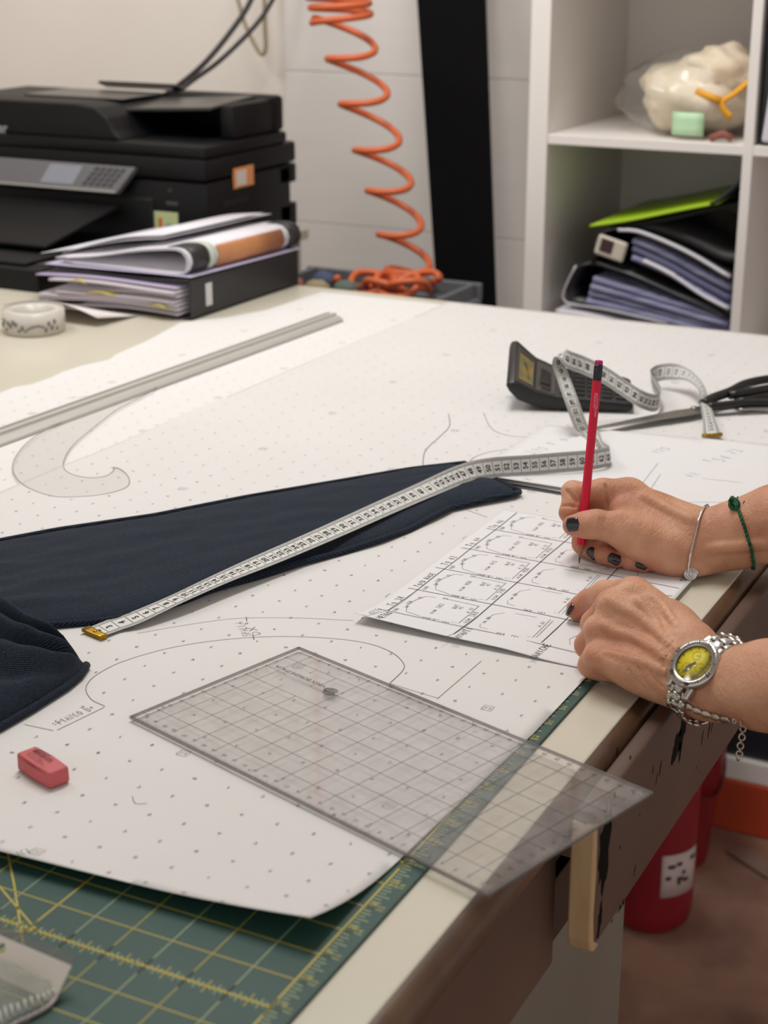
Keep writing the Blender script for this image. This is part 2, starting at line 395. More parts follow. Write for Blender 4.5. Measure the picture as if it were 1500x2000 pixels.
# ================================================================= cutting mat
M_mat = mat('green_cutting_mat', (36, 74, 65), .55, var=.12, vscale=16, bump=.12, bscale=500)
M_yel = mat('mat_yellow_ink', (196, 176, 62), .5)
M_pale = mat('mat_pale_ink', (172, 186, 142), .5)
MZ = .002
mb = MB(); mb.span(W(-.965, .36, .0), W(-.3515, 1.255, MZ), .0006)
mtz = lambda x, y: W(x, y, MZ+.00015)
XI, YI = -.3660, .5925
xs = [XI-.0254*i for i in range(0, 24)]; ysm = [YI+.0254*j for j in range(-8, 26)]
for i, x in enumerate(xs):
    wd = .0010 if i % 6 == 0 else .00055
    mb.strokes([[(x, ysm[0]), (x, ysm[-1])]], wd if i else .0011, mtz, 1 if (i % 2 == 0) else 2)
for j, y in enumerate(ysm):
    jj = j-8
    main = jj % 6 == 0
    mb.strokes([[(xs[-1], y), (XI, y)]], .0015 if main else .0007, mtz, 1)
    if main:
        for k in range(0, 8*23):
            x = XI-.0254*k/8; hl = (.0075, .0024, .004, .0024, .0055, .0024, .004, .0024)[k % 8]
            mb.strokes([[(x, y-hl), (x, y+hl)]], .0006, mtz, 1 if k % 4 == 0 else 2)
for k in range(-64, 8*25):
    y = YI+.0254*k/8; l = (.0105, .0045, .006, .0045, .0080, .0045, .006, .0045)[k % 8]
    mb.strokes([[(XI+.0012, y), (XI+.0012+l, y)]], .00065, mtz, 2)
mb.strokes([[(-.5524, .6223), (-.50, .567)], [(-.5524, .6223), (-.62, .69)], [(-.5129, .5925), (-.60, .64)], [(-.5129, .5925), (-.60, .545)]], .001, mtz, 1)
for nn in range(8, 40):
    y = YI+(nn-15)*.0254+.002
    put_text(mb, str(nn), .0076, lambda a, b2, y=y: mtz(-.3612-b2, y+a), 1)
    put_text(mb, '%d' % (nn-14) if nn > 14 else '', .0050, lambda a, b2, y=y: mtz(-.3562-b2, y+.001+a), 1)
put_text(mb, '6', .006, lambda a, b2: mtz(-.449-b2, .5935+a), 1)
obj('cutting_mat', mb, [M_mat, M_yel, M_pale], None, 'dark green cutting mat with yellow inch grid under the papers', 'cutting mat')

# ================================================================= pattern papers with printed letters
M_paper = mat('pattern_paper', (219, 216, 213), .7, var=.03, vscale=6, bump=.12, bscale=25)
M_ink = mat('printed_mark_ink', (104, 103, 106), .7)
M_pencil = mat('pencil_line', (100, 98, 98), .8)
LX, LY, LP = -.554, .9487, .02525
def paper_z(x, y):
    """rests on the mat, and the front edge floats up a little"""
    t = max(0.0, min(1.0, (.735-y)/.09)); s = max(0.0, min(1.0, (x+.75)/.38))
    cr = max(0.0, 1-math.hypot(x+.375, y-.648)/.10)
    z = MZ+.0012+.011*t*t*(.45+.55*s)+.006*cr*cr
    if y > 1.255: z = max(.0014, z-.0016*min(1, (y-1.255)/.05))
    return z+.0003*noise.noise(Vector((x*9, y*9, 0)))
def sheet(poly, zfn, step=.02):
    """a paper sheet: convex plan outline cut from a fine grid and laid on zfn"""
    xs = [p[0] for p in poly]; ys = [p[1] for p in poly]
    x0, x1, y0, y1 = min(xs), max(xs), min(ys), max(ys)
    nx, ny = int((x1-x0)/step)+2, int((y1-y0)/step)+2
    b = bmesh.new()
    vg = [[b.verts.new((x0+(x1-x0)*i/nx, y0+(y1-y0)*j/ny, 0)) for j in range(ny+1)] for i in range(nx+1)]
    for i in range(nx):
        for j in range(ny): b.faces.new((vg[i][j], vg[i+1][j], vg[i+1][j+1], vg[i][j+1]))
    A = sum(poly[i][0]*poly[(i+1) % len(poly)][1]-poly[(i+1) % len(poly)][0]*poly[i][1] for i in range(len(poly)))
    pl = poly if A > 0 else poly[::-1]
    for i in range(len(pl)):
        p, q = pl[i], pl[(i+1) % len(pl)]
        nn = Vector((q[1]-p[1], -(q[0]-p[0]), 0))
        bmesh.ops.bisect_plane(b, geom=list(b.verts)+list(b.edges)+list(b.faces), dist=1e-6, plane_co=(p[0], p[1], 0), plane_no=nn, clear_outer=True)
    for v in b.verts: v.co = W(v.co.x, v.co.y, zfn(v.co.x, v.co.y))
    return b
def add_sheet(mb, poly, zfn, step=.02, th=.00025, mi=0):
    b = sheet(poly, zfn, step); b.normal_update()
    bmesh.ops.solidify(b, geom=list(b.faces), thickness=th)
    bmesh.ops.recalc_face_normals(b, faces=list(b.faces))
    return mb.bm(b, None, mi, True)
def inside(poly, x, y):
    c = False; j = len(poly)-1
    for i in range(len(poly)):
        if (poly[i][1] > y) != (poly[j][1] > y) and x < (poly[j][0]-poly[i][0])*(y-poly[i][1])/(poly[j][1]-poly[i][1])+poly[i][0]: c = not c
        j = i
    return c
def print_marks(mb, poly, zfn, mi=1, y1=9, zt=.0004):
    rnd = random.Random(3)
    row = {}
    for i in range(-60, 30):
        for j in range(-16, 60):
            x, y = LX+LP*i, LY+LP*j
            if y > y1 or not inside(poly, x, y): continue
            f = lambda a, b2, x=x, y=y: W(x+a, y+b2, zfn(x+a, y+b2)+zt)
            if i % 6 == 0 and j % 6 == 0:
                s = .0036; mb.strokes([[(-s, -s), (s, -s), (s, s), (-s, s), (-s, -s)]], .0004, f, mi)
                ch = 'M' if (i+j) % 4 else 'N'
                mb.strokes([[((p[0]-.5)*.0036, (p[1]-.5)*.0034) for p in ln] for ln in PEN[ch]], .0004, f, mi)
                continue
            k = (i*2+j) % 7; ch = '325D1AC'[k] if rnd.random() < .75 else rnd.choice('BEFSRAH')
            mb.strokes([[(-(p[0]-.5)*.0022, -(p[1]-.5)*.0025) for p in ln] for ln in PEN[ch]], .0005 if y < 1.3 else .0004, f, mi)
    return mb
near_poly = [(-1.02, .60), (-.372, .648), (-.3535, 1.06), (-.348, 2.155), (-.985, 2.155), (-.978, 1.2)]
near_poly = [(-1.02, .612), (-.374, .648), (-.360, .93), (-.350, 2.150), (-.9885, 2.150)]
mb = MB(); add_sheet(mb, near_poly, paper_z, .01); print_marks(mb, near_poly, paper_z)
pz = lambda a, b2: W(a, b2, paper_z(a, b2)+.00035)
def draw(mb, px, wd=.0005, mi=2, smooth=True, zf=None):
    pts = [at(*p, .003) for p in px]; pts = [(p.x, p.y) for p in pts]
    if smooth and len(pts) > 2: pts = [tuple(p) for p in smooth_path(pts, 6)]
    return mb.strokes([pts], wd, zf or pz, mi)
draw(mb, [(205, 1380), (180, 1368), (168, 1350), (172, 1335), (190, 1318), (240, 1293), (330, 1267), (430, 1251), (540, 1244), (650, 1248), (720, 1258), (765, 1275), (787, 1295), (787, 1310), (761, 1336)])
draw(mb, [(268, 1238), (330, 1227), (420, 1213), (480, 1208), (580, 1208), (690, 1213)], .0004)
draw(mb, [(761, 1336), (800, 1348), (856, 1365)], .0004); draw(mb, [(854, 1366), (940, 1292)], .0004)
draw(mb, [(204, 1382), (112, 1427)], .0005); draw(mb, [(48, 1416), (104, 1428)], .0005)
draw(mb, [(481, 1206), (482, 1214)], .0007); draw(mb, [(494, 1241), (496, 1250)], .0007)
draw(mb, [(876, 806), (878, 830), (860, 850), (830, 880), (826, 920)], .0008)
draw(mb, [(945, 806), (960, 835), (990, 848), (1030, 852)], .0006); draw(mb, [(908, 915), (925, 892), (960, 880), (1000, 875)], .0006)
draw(mb, [(912, 994), (952, 1008)], .0005)
draw(mb, [(258, 1556), (265, 1570), (288, 1570)], .0004)
def pen_px(mb, s, px0, px1, h, wd, zf, mi=2, up=1):
    a, b2 = at(*px0, .003), at(*px1, .003); d = Vector((b2.x-a.x, b2.y-a.y)); L = d.length; d /= L
    u = Vector((-d.y, d.x))*up; k = L/(len(s)*1.34*.62*h)
    for_h = h
    x = 0; cw = for_h*.62*k
    for ch in s:
        for ln in PEN.get(ch, []) if ch != ' ' else []:
            pts = [(a.x+d.x*(x+(p[0]+random.uniform(-.06, .06))*cw)+u.x*(p[1]+random.uniform(-.06, .06))*h, a.y+d.y*(x+(p[0]+random.uniform(-.06, .06))*cw)+u.y*(p[1]+random.uniform(-.06, .06))*h) for p in ln]
            mb.strokes([pts], wd, zf, mi)
        x += cw*1.34
    return mb
pen_px(mb, '=FIANCO D+', (110, 1419), (190, 1383), .0068, .00045, pz)
pen_px(mb, 'SPALLA', (491, 1242), (473, 1214), .0062, .00045, pz)
pen_px(mb, 'DX', (509, 1240), (496, 1223), .0062, .00045, pz)
pen_px(mb, 'ICI', (38, 1698), (66, 1690), .006, .0004, pz)
obj('pattern_paper', mb, [M_paper, M_ink, M_pencil], None, 'white dotted pattern paper with pencil curves, uppermost sheet under the clear square ruler', 'pattern paper', origin=W(-.7, 1.4, 0))
# the lower, wider sheet whose torn left border lies on the cream top
edge = [(-.4, 2.146)] + [(at(*p).x, at(*p).y) for p in ((628, 571), (520, 606), (440, 621), (400, 624), (352, 631), (335, 640), (290, 665), (226, 693), (214, 703), (160, 715), (120, 728), (100, 738), (63, 751), (28, 757), (0, 768), (-40, 786))]
poly2 = edge + [(-1.25, 1.05), (-1.0, 1.05), (-.4, 1.6)]
mb = MB()
b = bmesh.new(); f = b.faces.new([b.verts.new(W(x, y, .0006)) for x, y in poly2]); bmesh.ops.triangulate(b, faces=[f]); b.normal_update()
if next(iter(b.faces)).normal.z < 0:
    bmesh.ops.reverse_faces(b, faces=list(b.faces))
mb.bm(b)
print_marks(mb, [(-1.25, 1.0), (-.99, 1.0), (-.99, 2.14), (-1.15, 2.1), (-1.22, 1.7)], lambda x, y: .0007, zt=.0001)
draw(mb, [(130, 775), (200, 768), (240, 772)], .0005, 2, True, lambda a, c: W(a, c, .001))
obj('pattern_paper', mb, [mat('pattern_paper_under', (224, 222, 219), .7, bump=.08, bscale=20), M_ink, M_pencil], None, 'lower white pattern sheet with torn left border under the metal rule', 'pattern paper', origin=W(-1.1, 1.6, 0))

# ================================================================= the size-chart sheet being filled in
M_sheet = mat('white_sheet', (224, 222, 222), .6, bump=.05, bscale=30)
WX0, WX1, WY0, WY1 = -.5555, -.3460, 1.0390, 1.3360
def ws_z(x, y):
    c = max(0.0, 1-(y-WY0)/.06); d = max(0.0, 1-(x-WX0)/.16)
    return .0042+.007*c*c*d+.0015*max(0, 1-abs(x+.43)/.05)*c
mb = MB(); add_sheet(mb, [(WX0, WY0), (WX1, WY0), (WX1, WY1), (WX0, WY1)], ws_z, .005, .0002)
wz = lambda a, b2: W(a, b2, ws_z(a, b2)+.0002)
for x, a, c, wd in ((-.5400, 1.066, 1.332, .0008), (-.4735, 1.046, 1.333, .0009), (-.4095, 1.066, 1.333, .0008)):
    mb.strokes([[(x+.0006*math.sin(3*k), a+(c-a)*k/6) for k in range(7)]], wd, wz, 1)
mb.strokes([[(-.545, 1.045), (-.5405, 1.064)], [(-.4765, 1.030), (-.474, 1.046)]], .0004, wz, 2)
rows = (1.0650, 1.1195, 1.1715, 1.2245, 1.2795)
for y in rows: mb.strokes([[(-.5485, y+.0008), (-.45, y), (-.350, y-.004)]], .0007, wz, 1)
def pn(s, x, y, h, wd=.00045, mi=1, q=0.0): pen(mb, s, (x, y), (math.sin(q), math.cos(q)), (-math.cos(q), math.sin(q)), h, wd, lambda a, b2: ws_z(a, b2)+.0002, mi)
pn('L 6235', -.5445, 1.0405, .0052, mi=2); pn('METRO', -.5335, 1.0425, .0052, .0007); pn('DAVANTI', -.4655, 1.0345, .0056, .0007); pn('MANICHE', -.4015, 1.0350, .0056, .0008)
for s, y in (('Tg 38', 1.079), ('Tg/D BASE', 1.126), ('Tg 42', 1.181), ('Tg 44', 1.232), ('Tg 46', 1.284)): pn(s, -.5420, y, .0046 if 'BASE' in s else .0056, .0006)
vals = (('383', '380', '42'), ('408', '390', '42'), ('443', '400', '44'), ('459', '410', '45'), ('488', '420', '46'))
for k, y in enumerate(rows):
    x = -.540; o = lambda l: [(x+a+random.uniform(-.0004, .0004), y+c+random.uniform(-.0004, .0004)) for a, c in l]
    mb.strokes([o([(.024, .005), (.013, .008), (.007, .0215), (.008, .034), (.0125, .0455), (.020, .0470)]), o([(.027, .0480), (.040, .0475), (.058, .0462), (.0592, .046)]), o([(.024, .005), (.026, .0035), (.044, .0042)]), o([(.053, .0055), (.0595, .006), (.0590, .046)])], .0004, wz, 2)
    pn('100', x+.006, y+.003, .0034, mi=2); pn('30', x+.010, y+.016, .003, mi=2); pn('130', x+.0075, y+.024, .003, mi=2); pn('75', x+.011, y+.0385, .0030, mi=2)
    pn('acm '+vals[k][0], x+.033, y+.014, .0042, mi=2); pn('BAT', x+.0445, y+.033, .0034, mi=2); pn(vals[k][2], x+.0490, y+.034, .0034, mi=2); pn('A 21', x+.0575, y+.030, .0034, mi=2)
    pn('acm '+vals[k][1], x+.0645, y+.009, .0045, mi=2)
    pen(mb, '248 6  101', (x+.030, y+.0012), (1, 0), (0, 1), .0028, .0004, lambda a, b2: ws_z(a, b2)+.0002, 2)
    pen(mb, '21', (x+.026, y+.0470), (1, 0), (0, 1), .003, .0004, lambda a, b2: ws_z(a, b2)+.0002, 2)
    x = -.4735
    if k < 4:
        mb.strokes([o([(.018, .0055), (.0105, .007), (.008, .014)]), o([(.0085, .026), (.0095, .036), (.016, .0435)]), o([(.024, .046), (.042, .0462)]), o([(.0535, .047), (.0545, .007), (.050, .007)]), o([(.056, .046), (.0570, .008)])], .00035, wz, 2)
        pn('cm 68', x+.0105, y+.016, .0034, mi=2); pn('A 61', x+.052, y+.030, .0034, mi=2)
        pen(mb, '060  101', (x+.027, y+.0005), (1, 0), (0, 1), .0028, .0004, lambda a, b2: ws_z(a, b2)+.0002, 2)
    x = -.4095
    mb.strokes([o([(.020, .008), (.0165, .018), (.020, .031), (.035, .036)])], .00035, wz, 2)
    pn('TERZI', x+.0600, y+.012, .005, .0007)
obj('size_chart', mb, [M_sheet, mat('dark_pencil', (62, 60, 62), .6), M_pencil], None, 'white sheet with hand-drawn size chart under the writing hand', 'paper sheet')
# ================================================================= sheets behind the writing hand
M_shade = mat('notes_shade_card', (40, 40, 42), .5)  # dark sheet standing in mostly for the shadow under the notes' front edge
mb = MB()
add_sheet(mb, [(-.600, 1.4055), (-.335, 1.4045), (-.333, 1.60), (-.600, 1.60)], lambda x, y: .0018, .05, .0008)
obj('folder_or_shade_sheet', mb, M_shade, None, 'thin dark sheet under the notes behind the writing hand, mostly standing in for their shadow', 'folder')
def notes(poly, zf, seed, label, txt):
    mb = MB(); add_sheet(mb, poly, zf, .02, .0002); rnd = random.Random(seed)
    for s, px, py, h, wd in txt:
        p = at(px, py, .004); pen(mb, s, (p.x, p.y), (.3, .954), (-.954, .3), h, wd, lambda a, c: zf(a, c)+.0003, 1)
    if seed == 2:
        for l in ([(1255, 947), (1285, 908)], [(1372, 938), (1450, 947)], [(1340, 985), (1480, 985)], [(1290, 930), (1270, 960)]): draw(mb, l, .0005, 1, False, lambda a, c: W(a, c, zf(a, c)+.0003))
    obj('note_sheet', mb, [M_sheet, mat('faint_pencil', (165, 163, 168), .6)], None, label, 'paper sheet', 'loose note sheets behind the writing hand')
notes([(-.605, 1.4130), (-.330, 1.4035), (-.325, 1.612), (-.600, 1.617)], lambda x, y: .0032, 1, 'lower white note sheet showing at the front of the pile behind the writing hand', ())
notes([(-.626, 1.4085), (-.420, 1.4165), (-.330, 1.4205), (-.325, 1.655), (-.40, 1.648), (-.622, 1.610)], lambda x, y: .0050+.0035*max(0, 1-(y-1.41)/.05)*max(0, 1-(x+.626)/.2), 2, 'uppermost white note sheet with pencil notes beside the scissors',
      (('325', 1040, 890, .012, .0006), ('1 4 7', 1080, 872, .012, .0006), ('125', 1285, 888, .010, .0006), ('54', 1410, 905, .014, .0006), ('73', 1435, 890, .012, .0006), ('1', 1385, 905, .01, .0006), ('42', 1350, 935, .010, .0005), ('X', 1033, 945, .008, .0006)))
# ================================================================= clear square ruler 32 x 16 cm
M_acr = clear_mat('clear_acrylic', (.955, .952, .95), .085, (200, 194, 194), .04, True)
M_rink = mat('ruler_ink', (70, 68, 68), .5); M_redge = clear_mat('acrylic_edge', (.62, .61, .60), .25, (150, 146, 142), .1)
rc = W(-.4369, .8506, .0)
ra = R(-16.6); rx = Vector((math.cos(ra), math.sin(ra), 0)); ry = Vector((-math.sin(ra), math.cos(ra), 0))
RM = frame(rc+Vector((0, 0, .0048)), rx, ry)
mb = MB(); mb.box((0, 0, .001), (.32, .16, .002), .0003, RM, 0, 1)
rsheet = obj('square_ruler', mb, M_acr, None, 'clear acrylic square ruler with two-centimetre grid overhanging the table edge', 'ruler')
rk = MB(); rf = lambda x, y: RM @ Vector((x, y, .00235))
for i in range(1, 16): 
    x = -.16+.02*i
    if i in (2, 3): rk.strokes([[(x, .060), (x, .052 if i == 2 else .045)], [(x, .026 if i == 2 else .020), (x, -.071)]], .00042, rf)
    elif i in (4,): rk.strokes([[(x, .071), (x, -.071)]], .00042, rf)
    else: rk.strokes([[(x, .071), (x, -.071)]], .00042, rf)
for j in range(1, 8):
    y = -.08+.02*j
    if j == 6: rk.strokes([[(-.150, y), (-.132, y)], [(-.092, y), (.151, y)]], .00042, rf)
    else: rk.strokes([[(-.150, y), (.151, y)]], .00042, rf)
for k in range(1, 320):
    l = .0055 if k % 10 == 0 else (.0038 if k % 5 == 0 else .0022); x = -.16+k*.001
    rk.strokes([[(x, .0795), (x, .0795-l)], [(x, -.0795), (x, -.0795+l)]], .00018, rf)
for k in range(1, 160):
    l = .0055 if k % 10 == 0 else (.0038 if k % 5 == 0 else .0022); y = .08-k*.001
    rk.strokes([[(-.1595, y), (-.1595+l, y)], [(.1595, y), (.1595-l, y)]], .00018, rf)
for k in range(1, 32):
    put_text(rk, str(k), .0036, lambda a, c, k=k: rf(-.16+k*.01-a, .0725-c), bold=.02)
    put_text(rk, str(k), .0036, lambda a, c, k=k: rf(.16-k*.01-a, -.0725-c), bold=.02)
for k in range(1, 16):
    put_text(rk, str(k), .0036, lambda a, c, k=k: rf(-.152-a, .08-k*.01-c), bold=.02)
    put_text(rk, str(k), .0036, lambda a, c, k=k: rf(.152-a, .08-k*.01-c), bold=.02)
put_text(rk, 'VIRÉX BORGHI ITALIA', .0052, lambda a, c: rf(-.121-a*1.0, .0445-c), bold=.015)
# round mark of wavy bars beside the name
lc = Vector((-.088, .0415))
for i in range(7):
    xo = (i-3)*.0016; hh = math.sqrt(max(0, .0058**2-xo**2))
    pts = [(lc.x+xo+.0009*math.sin((t/8)*math.pi*2+.6), lc.y-hh+2*hh*t/8) for t in range(9)]
    rk.strokes([pts], .0011, rf)
for sx, sy in ((-1, 1), (-1, -1), (1, 1), (1, -1)):
    a, c = sx*.157, sy*.077; s = .0018
    rk.strokes([[(a-s, c-s), (a+s, c-s), (a+s, c+s), (a-s, c+s), (a-s, c-s)]], .0002, rf)
obj('ruler_marking', rk, M_rink, rsheet)
eb = MB()
for a, c in (((-.16, .0785), (.16, .08)), ((-.16, -.08), (.16, -.0785)), ((-.16, -.0785), (-.1585, .0785)), ((.1585, -.0785), (.16, .0785))):
    eb.span((a[0], a[1], .0003), (c[0], c[1], .0022), 0, RM)
obj('ruler_edge', eb, M_redge, rsheet)
# ================================================================= pink eraser
M_pink = mat('pink_rubber', (204, 96, 98), .6, var=.16, vscale=60, bump=.1, bscale=150)
er = frame(W(-.6163, .7300, paper_z(-.616, .73)+.0004), (.033, -.0115, 0), (.0115, .033, 0))
mb = MB(); b = bmesh.new(); bmesh.ops.create_cube(b, size=1)
for v in b.verts: v.co = Vector((v.co.x*.0375, v.co.y*.0165, v.co.z*.0125+.00625))
bmesh.ops.bevel(b, geom=list(b.edges), offset=.0022, segments=4, profile=.55, affect='EDGES')
bmesh.ops.subdivide_edges(b, edges=list(b.edges), cuts=1)
for v in b.verts:
    if v.co.x > .008 and v.co.z > .006: v.co.z -= (v.co.x-.008)*.10
    if v.co.x < -.008: v.co.y *= 1+(v.co.x+.008)*10; 
    if v.co.x > .012 and v.co.y < 0: v.co.y += (v.co.x-.012)*.25
    v.co += noise.noise_vector(v.co*160)*.00022
    v.co.z = max(v.co.z, 0)
mb.bm(b, er, 0, True)
eras = obj('eraser', mb, M_pink, None, 'worn pink rubber eraser with barcode print on the paper', 'eraser')
mb = MB(); ef = lambda x, y: er @ Vector((x, y, .01285-max(0, x-.008)*.10))
rnd = random.Random(5); x = -.0125
while x < .007:
    wd = rnd.choice((.0003, .0005, .0008)); mb.strokes([[(x, .0010), (x, .0046)]], wd, ef); x += wd+rnd.choice((.0004, .0006))
mb.strokes([[(-.0125, .0056), (.001, .0057)]], .0005, ef)
for k, y in enumerate((-.0008, -.0026, -.0042)):
    x = -.013+.001*k
    while x < .002+k*.003:
        mb.strokes([[(x, y-.0005), (x+.0004, y+.0005), (x+.0008, y-.0004)]], .0003, ef); x += rnd.choice((.0011, .0012, .002))
obj('eraser_print', mb, mat('eraser_ink', (110, 40, 50), .6), eras)
# ================================================================= aluminium rule
M_alu = mat('brushed_aluminium', (206, 204, 197), .38, .3, var=.16, vscale=30, stretch=(1, .03, 1), bump=.05, bscale=60)
a0, a1 = at(-150, 914, .0), at(648, 626, .0); lx = (a1-a0).normalized(); LM = frame(a0, lx, Vector((-lx.y, lx.x, 0)))
ln = (a1-a0).length
mb = MB(); prof = [(.019, .0), (.019, .0035), (.016, .0035), (.0155, .0055), (.011, .0058), (.0105, .0085), (.004, .0100), (.0035, .0085), (-.003, .0085), (-.0035, .0105), (-.0075, .0100), (-.008, .007), (-.014, .0060), (-.0185, .0025), (-.0195, .0)]
n = len(prof); vsx = [LM @ Vector((x, p[0], p[1]+.0015)) for x in (0, ln) for p in prof]
mb.add(vsx, [(k, (k+1) % n, n+(k+1) % n, n+k) for k in range(n)]+[tuple(range(n)), tuple(n+k for k in range(n))[::-1]])
obj('metal_rule', mb, M_alu, None, 'long ribbed aluminium rule lying along the pattern paper', 'ruler')
# ================================================================= french curve
M_fc = clear_mat('clear_curve_plastic', (.985, .984, .982), .025, (190, 188, 186), .05)
outer = [(330, 735), (300, 762), (262, 783), (225, 803), (180, 838), (145, 868), (128, 893), (124, 912), (134, 924), (158, 932), (185, 934), (208, 930), (222, 920), (222, 914), (235, 917), (248, 928), (253, 942), (246, 953), (222, 962), (190, 968), (155, 971), (110, 971), (75, 962), (45, 947), (28, 928), (25, 910), (32, 890), (52, 866), (82, 845), (140, 815), (200, 785), (270, 752)]
pl = [at(*p, .003) for p in outer]; pl = smooth_path([(p.x, p.y) for p in pl]+[(pl[0].x, pl[0].y)], 4)[:-1]
mb = MB(); mb.prism([tuple(p) for p in pl], H+.0020, H+.0044, .0003, None, 0, 1)
fc = obj('french_curve', mb, M_fc, None, 'clear plastic french curve with hooked end beside the metal rule', 'french curve')
mb = MB(); q = [W(p[0], p[1], .0033) for p in pl]; mb.tube(q, .0006, 6, 0, True)
obj('curve_edge', mb, clear_mat('curve_edge', (.72, .72, .71), .22, (170, 168, 165), .1), fc)
# ================================================================= printer on its stand
M_blk = mat('black_plastic', (11, 10, 12), .5, spec=.3, bump=.05, bscale=300); M_blk2 = mat('dark_recess', (9, 9, 10), .6)
M_gpan = mat('grey_panel', (112, 110, 112), .35, .2); M_lcd = mat('grey_screen', (138, 140, 148), .2)
PX, PY, PB = -1.47, 2.25, 2.545
pr = thing('printer', W(-1.75, 2.4, 0), 'black multifunction printer with grey control panel on the pale cabinet', 'printer')
mb = MB()
mb.span(W(-2.02, PY+.004, .006), W(PX, PB-.02, .128), .006)
mb.span(W(-2.02, PY+.03, .0), W(PX-.01, PB-.03, .01), .002)
mb.span(W(-2.02, PB-.06, .02), W(PX, PB, .060), .004); mb.span(W(-2.02, PB-.06, .095), W(PX, PB, .128), .004)
obj('body', mb, M_blk, pr, sharp=40)
mb = MB(); mb.span(W(-1.93, PY-.001, .016), W(-1.575, PY+.03, .098), .004); obj('output_slot', mb, M_blk2, pr)
mb = MB()
mb.span(W(-2.02, PY, .130), W(PX, PB+.0, .166), .006); mb.span(W(-2.02, PY+.002, .166), W(PX+.0, PB-.03, .186), .006)
obj('scanner_lid', mb, M_blk, pr, sharp=40)
# document feeder: hump on the left, hollow with raised tray on the right
b = bmesh.new(); pf = [(-2.02, .186), (-1.640, .186), (-1.655, .200), (-1.668, .222), (-1.690, .238), (-1.73, .242), (-2.02, .242)]
mb = MB(); f = b.faces.new([b.verts.new(W(x, PY+.012, z)) for x, z in pf]); e = bmesh.ops.extrude_face_region(b, geom=[f])
for g in e['geom']:
    if isinstance(g, bmesh.types.BMVert): g.co.y = PB-.045
bmesh.ops.recalc_face_normals(b, faces=list(b.faces)); bmesh.ops.bevel(b, geom=list(b.edges), offset=.004, segments=3, profile=.5, affect='EDGES'); mb.bm(b)
mb.span(W(-1.70, PB-.075, .186), W(PX-.005, PB-.03, .247), .008); mb.span(W(-1.505, PY+.10, .186), W(PX-.006, PB-.05, .243), .008)
obj('document_feeder', mb, M_blk, pr, sharp=40)
mb = MB(); mb.box((0, 0, 0), (.185, .15, .007), .003, Matrix.Translation(W(-1.600, PY+.155, .236)) @ Matrix.Rotation(R(-3), 4, 'Y') @ Matrix.Rotation(R(3), 4, 'X'))
obj('feeder_tray', mb, mat('smoke_plastic', (58, 55, 52), .28), pr)
mb = MB(); mb.span(W(-1.90, PY+.09, .2425), W(-1.69, PY+.22, .245), .001)
mb.box((0, 0, 0), (.17, .03, .006), .003, Matrix.Translation(W(-1.76, PY+.245, .252)) @ Matrix.Rotation(R(-20), 4, 'X'))
obj('feeder_cover', mb, mat('smoke_plastic', (58, 55, 52), .28), pr)
cm = frame(W(-1.745, PY-.014, .124), (1, 0, 0), (0, .42, .9))
mb = MB(); b = bmesh.new(); pf = [(-.27, -.022), (.118, -.022), (.146, .024), (-.27, .024)]
mb.prism(pf, -.006, .006, .002, cm); cp = obj('control_panel', mb, M_gpan, pr, label='grey tilted control panel')
mb = MB(); mb.prism([(-.040, -.014), (.028, -.014), (.042, .019), (-.026, .019)], .006, .0068, 0, cm); obj('screen', mb, M_lcd, cp)
mb = MB()
for i in range(5):
    for j in range(4):
        x, y = .047+.013*i+.006*j, -.012+.0085*j
        mb.prism([(x, y), (x+.008, y), (x+.0105, y+.0055), (x+.0025, y+.0055)], .006, .0075, 0, cm)
obj('keypad', mb, mat('grey_keys', (70, 66, 70), .4), cp)
mb = MB(); mb.prism([(-.27, -.0225), (.116, -.0225), (.118, -.019), (-.27, -.019)], .0055, .0075, 0, cm); obj('panel_lip', mb, mat('pale_lip', (170, 166, 160), .3, .3), cp)
mb = MB()
p0 = atY(-2, 250, PY+.0115); put_text(mb, 'brother', .024, lambda a, c: Vector((p0.x-.02+a, PY+.0113, p0.z+c)), bold=.02)
obj('name_badge', mb, mat('badge_silver', (176, 170, 176), .35, .4), pr)
def decal(name, px0, px1, Y, m, th=.0012, X=None):
    a, c = (atY(*px0, Y), atY(*px1, Y)) if X is None else (atX(*px0, X), atX(*px1, X))
    mb = MB()
    if X is None: mb.span((min(a.x, c.x), Y-th, min(a.z, c.z)), (max(a.x, c.x), Y+.001, max(a.z, c.z)), .0004)
    else: mb.span((X-.001, min(a.y, c.y), min(a.z, c.z)), (X+th, max(a.y, c.y), max(a.z, c.z)), .0004)
    return obj(name, mb, m, pr), a, c
s1, a, c = decal('green_sticker', (301, 412), (349, 452), PY+.004, mat('green_sticker', (192, 202, 150), .5))
mb = MB(); mb.span(Vector((a.x+.009, PY+.0018, a.z-.028)), Vector((a.x+.016, PY+.003, a.z-.010))); obj('sticker_print', mb, mat('sticker_orange', (208, 110, 60), .5), s1)
mb = MB(); mb.span(Vector((a.x+.024, PY+.0018, a.z-.028)), Vector((a.x+.036, PY+.003, a.z-.018))); obj('sticker_print', mb, mat('sticker_grey', (150, 160, 150), .5), s1)
decal('usb_port', (325, 393), (348, 402), PY+.004, mat('port_grey', (92, 92, 94), .3, .5)); decal('indicator', (328, 368), (337, 376), PY+.004, mat('port_dark', (50, 50, 52), .3))
s2, a, c = decal('orange_sticker', (455, 330), (495, 360), 0, mat('orange_sticker', (226, 150, 92), .5), .0012, PX)
mb = MB(); mb.span((PX+.0010, min(a.y, c.y)+.008, min(a.z, c.z)+.004), (PX+.0018, max(a.y, c.y)-.024, max(a.z, c.z)-.005)); obj('sticker_print', mb, mat('sticker_white', (222, 212, 205), .5), s2)
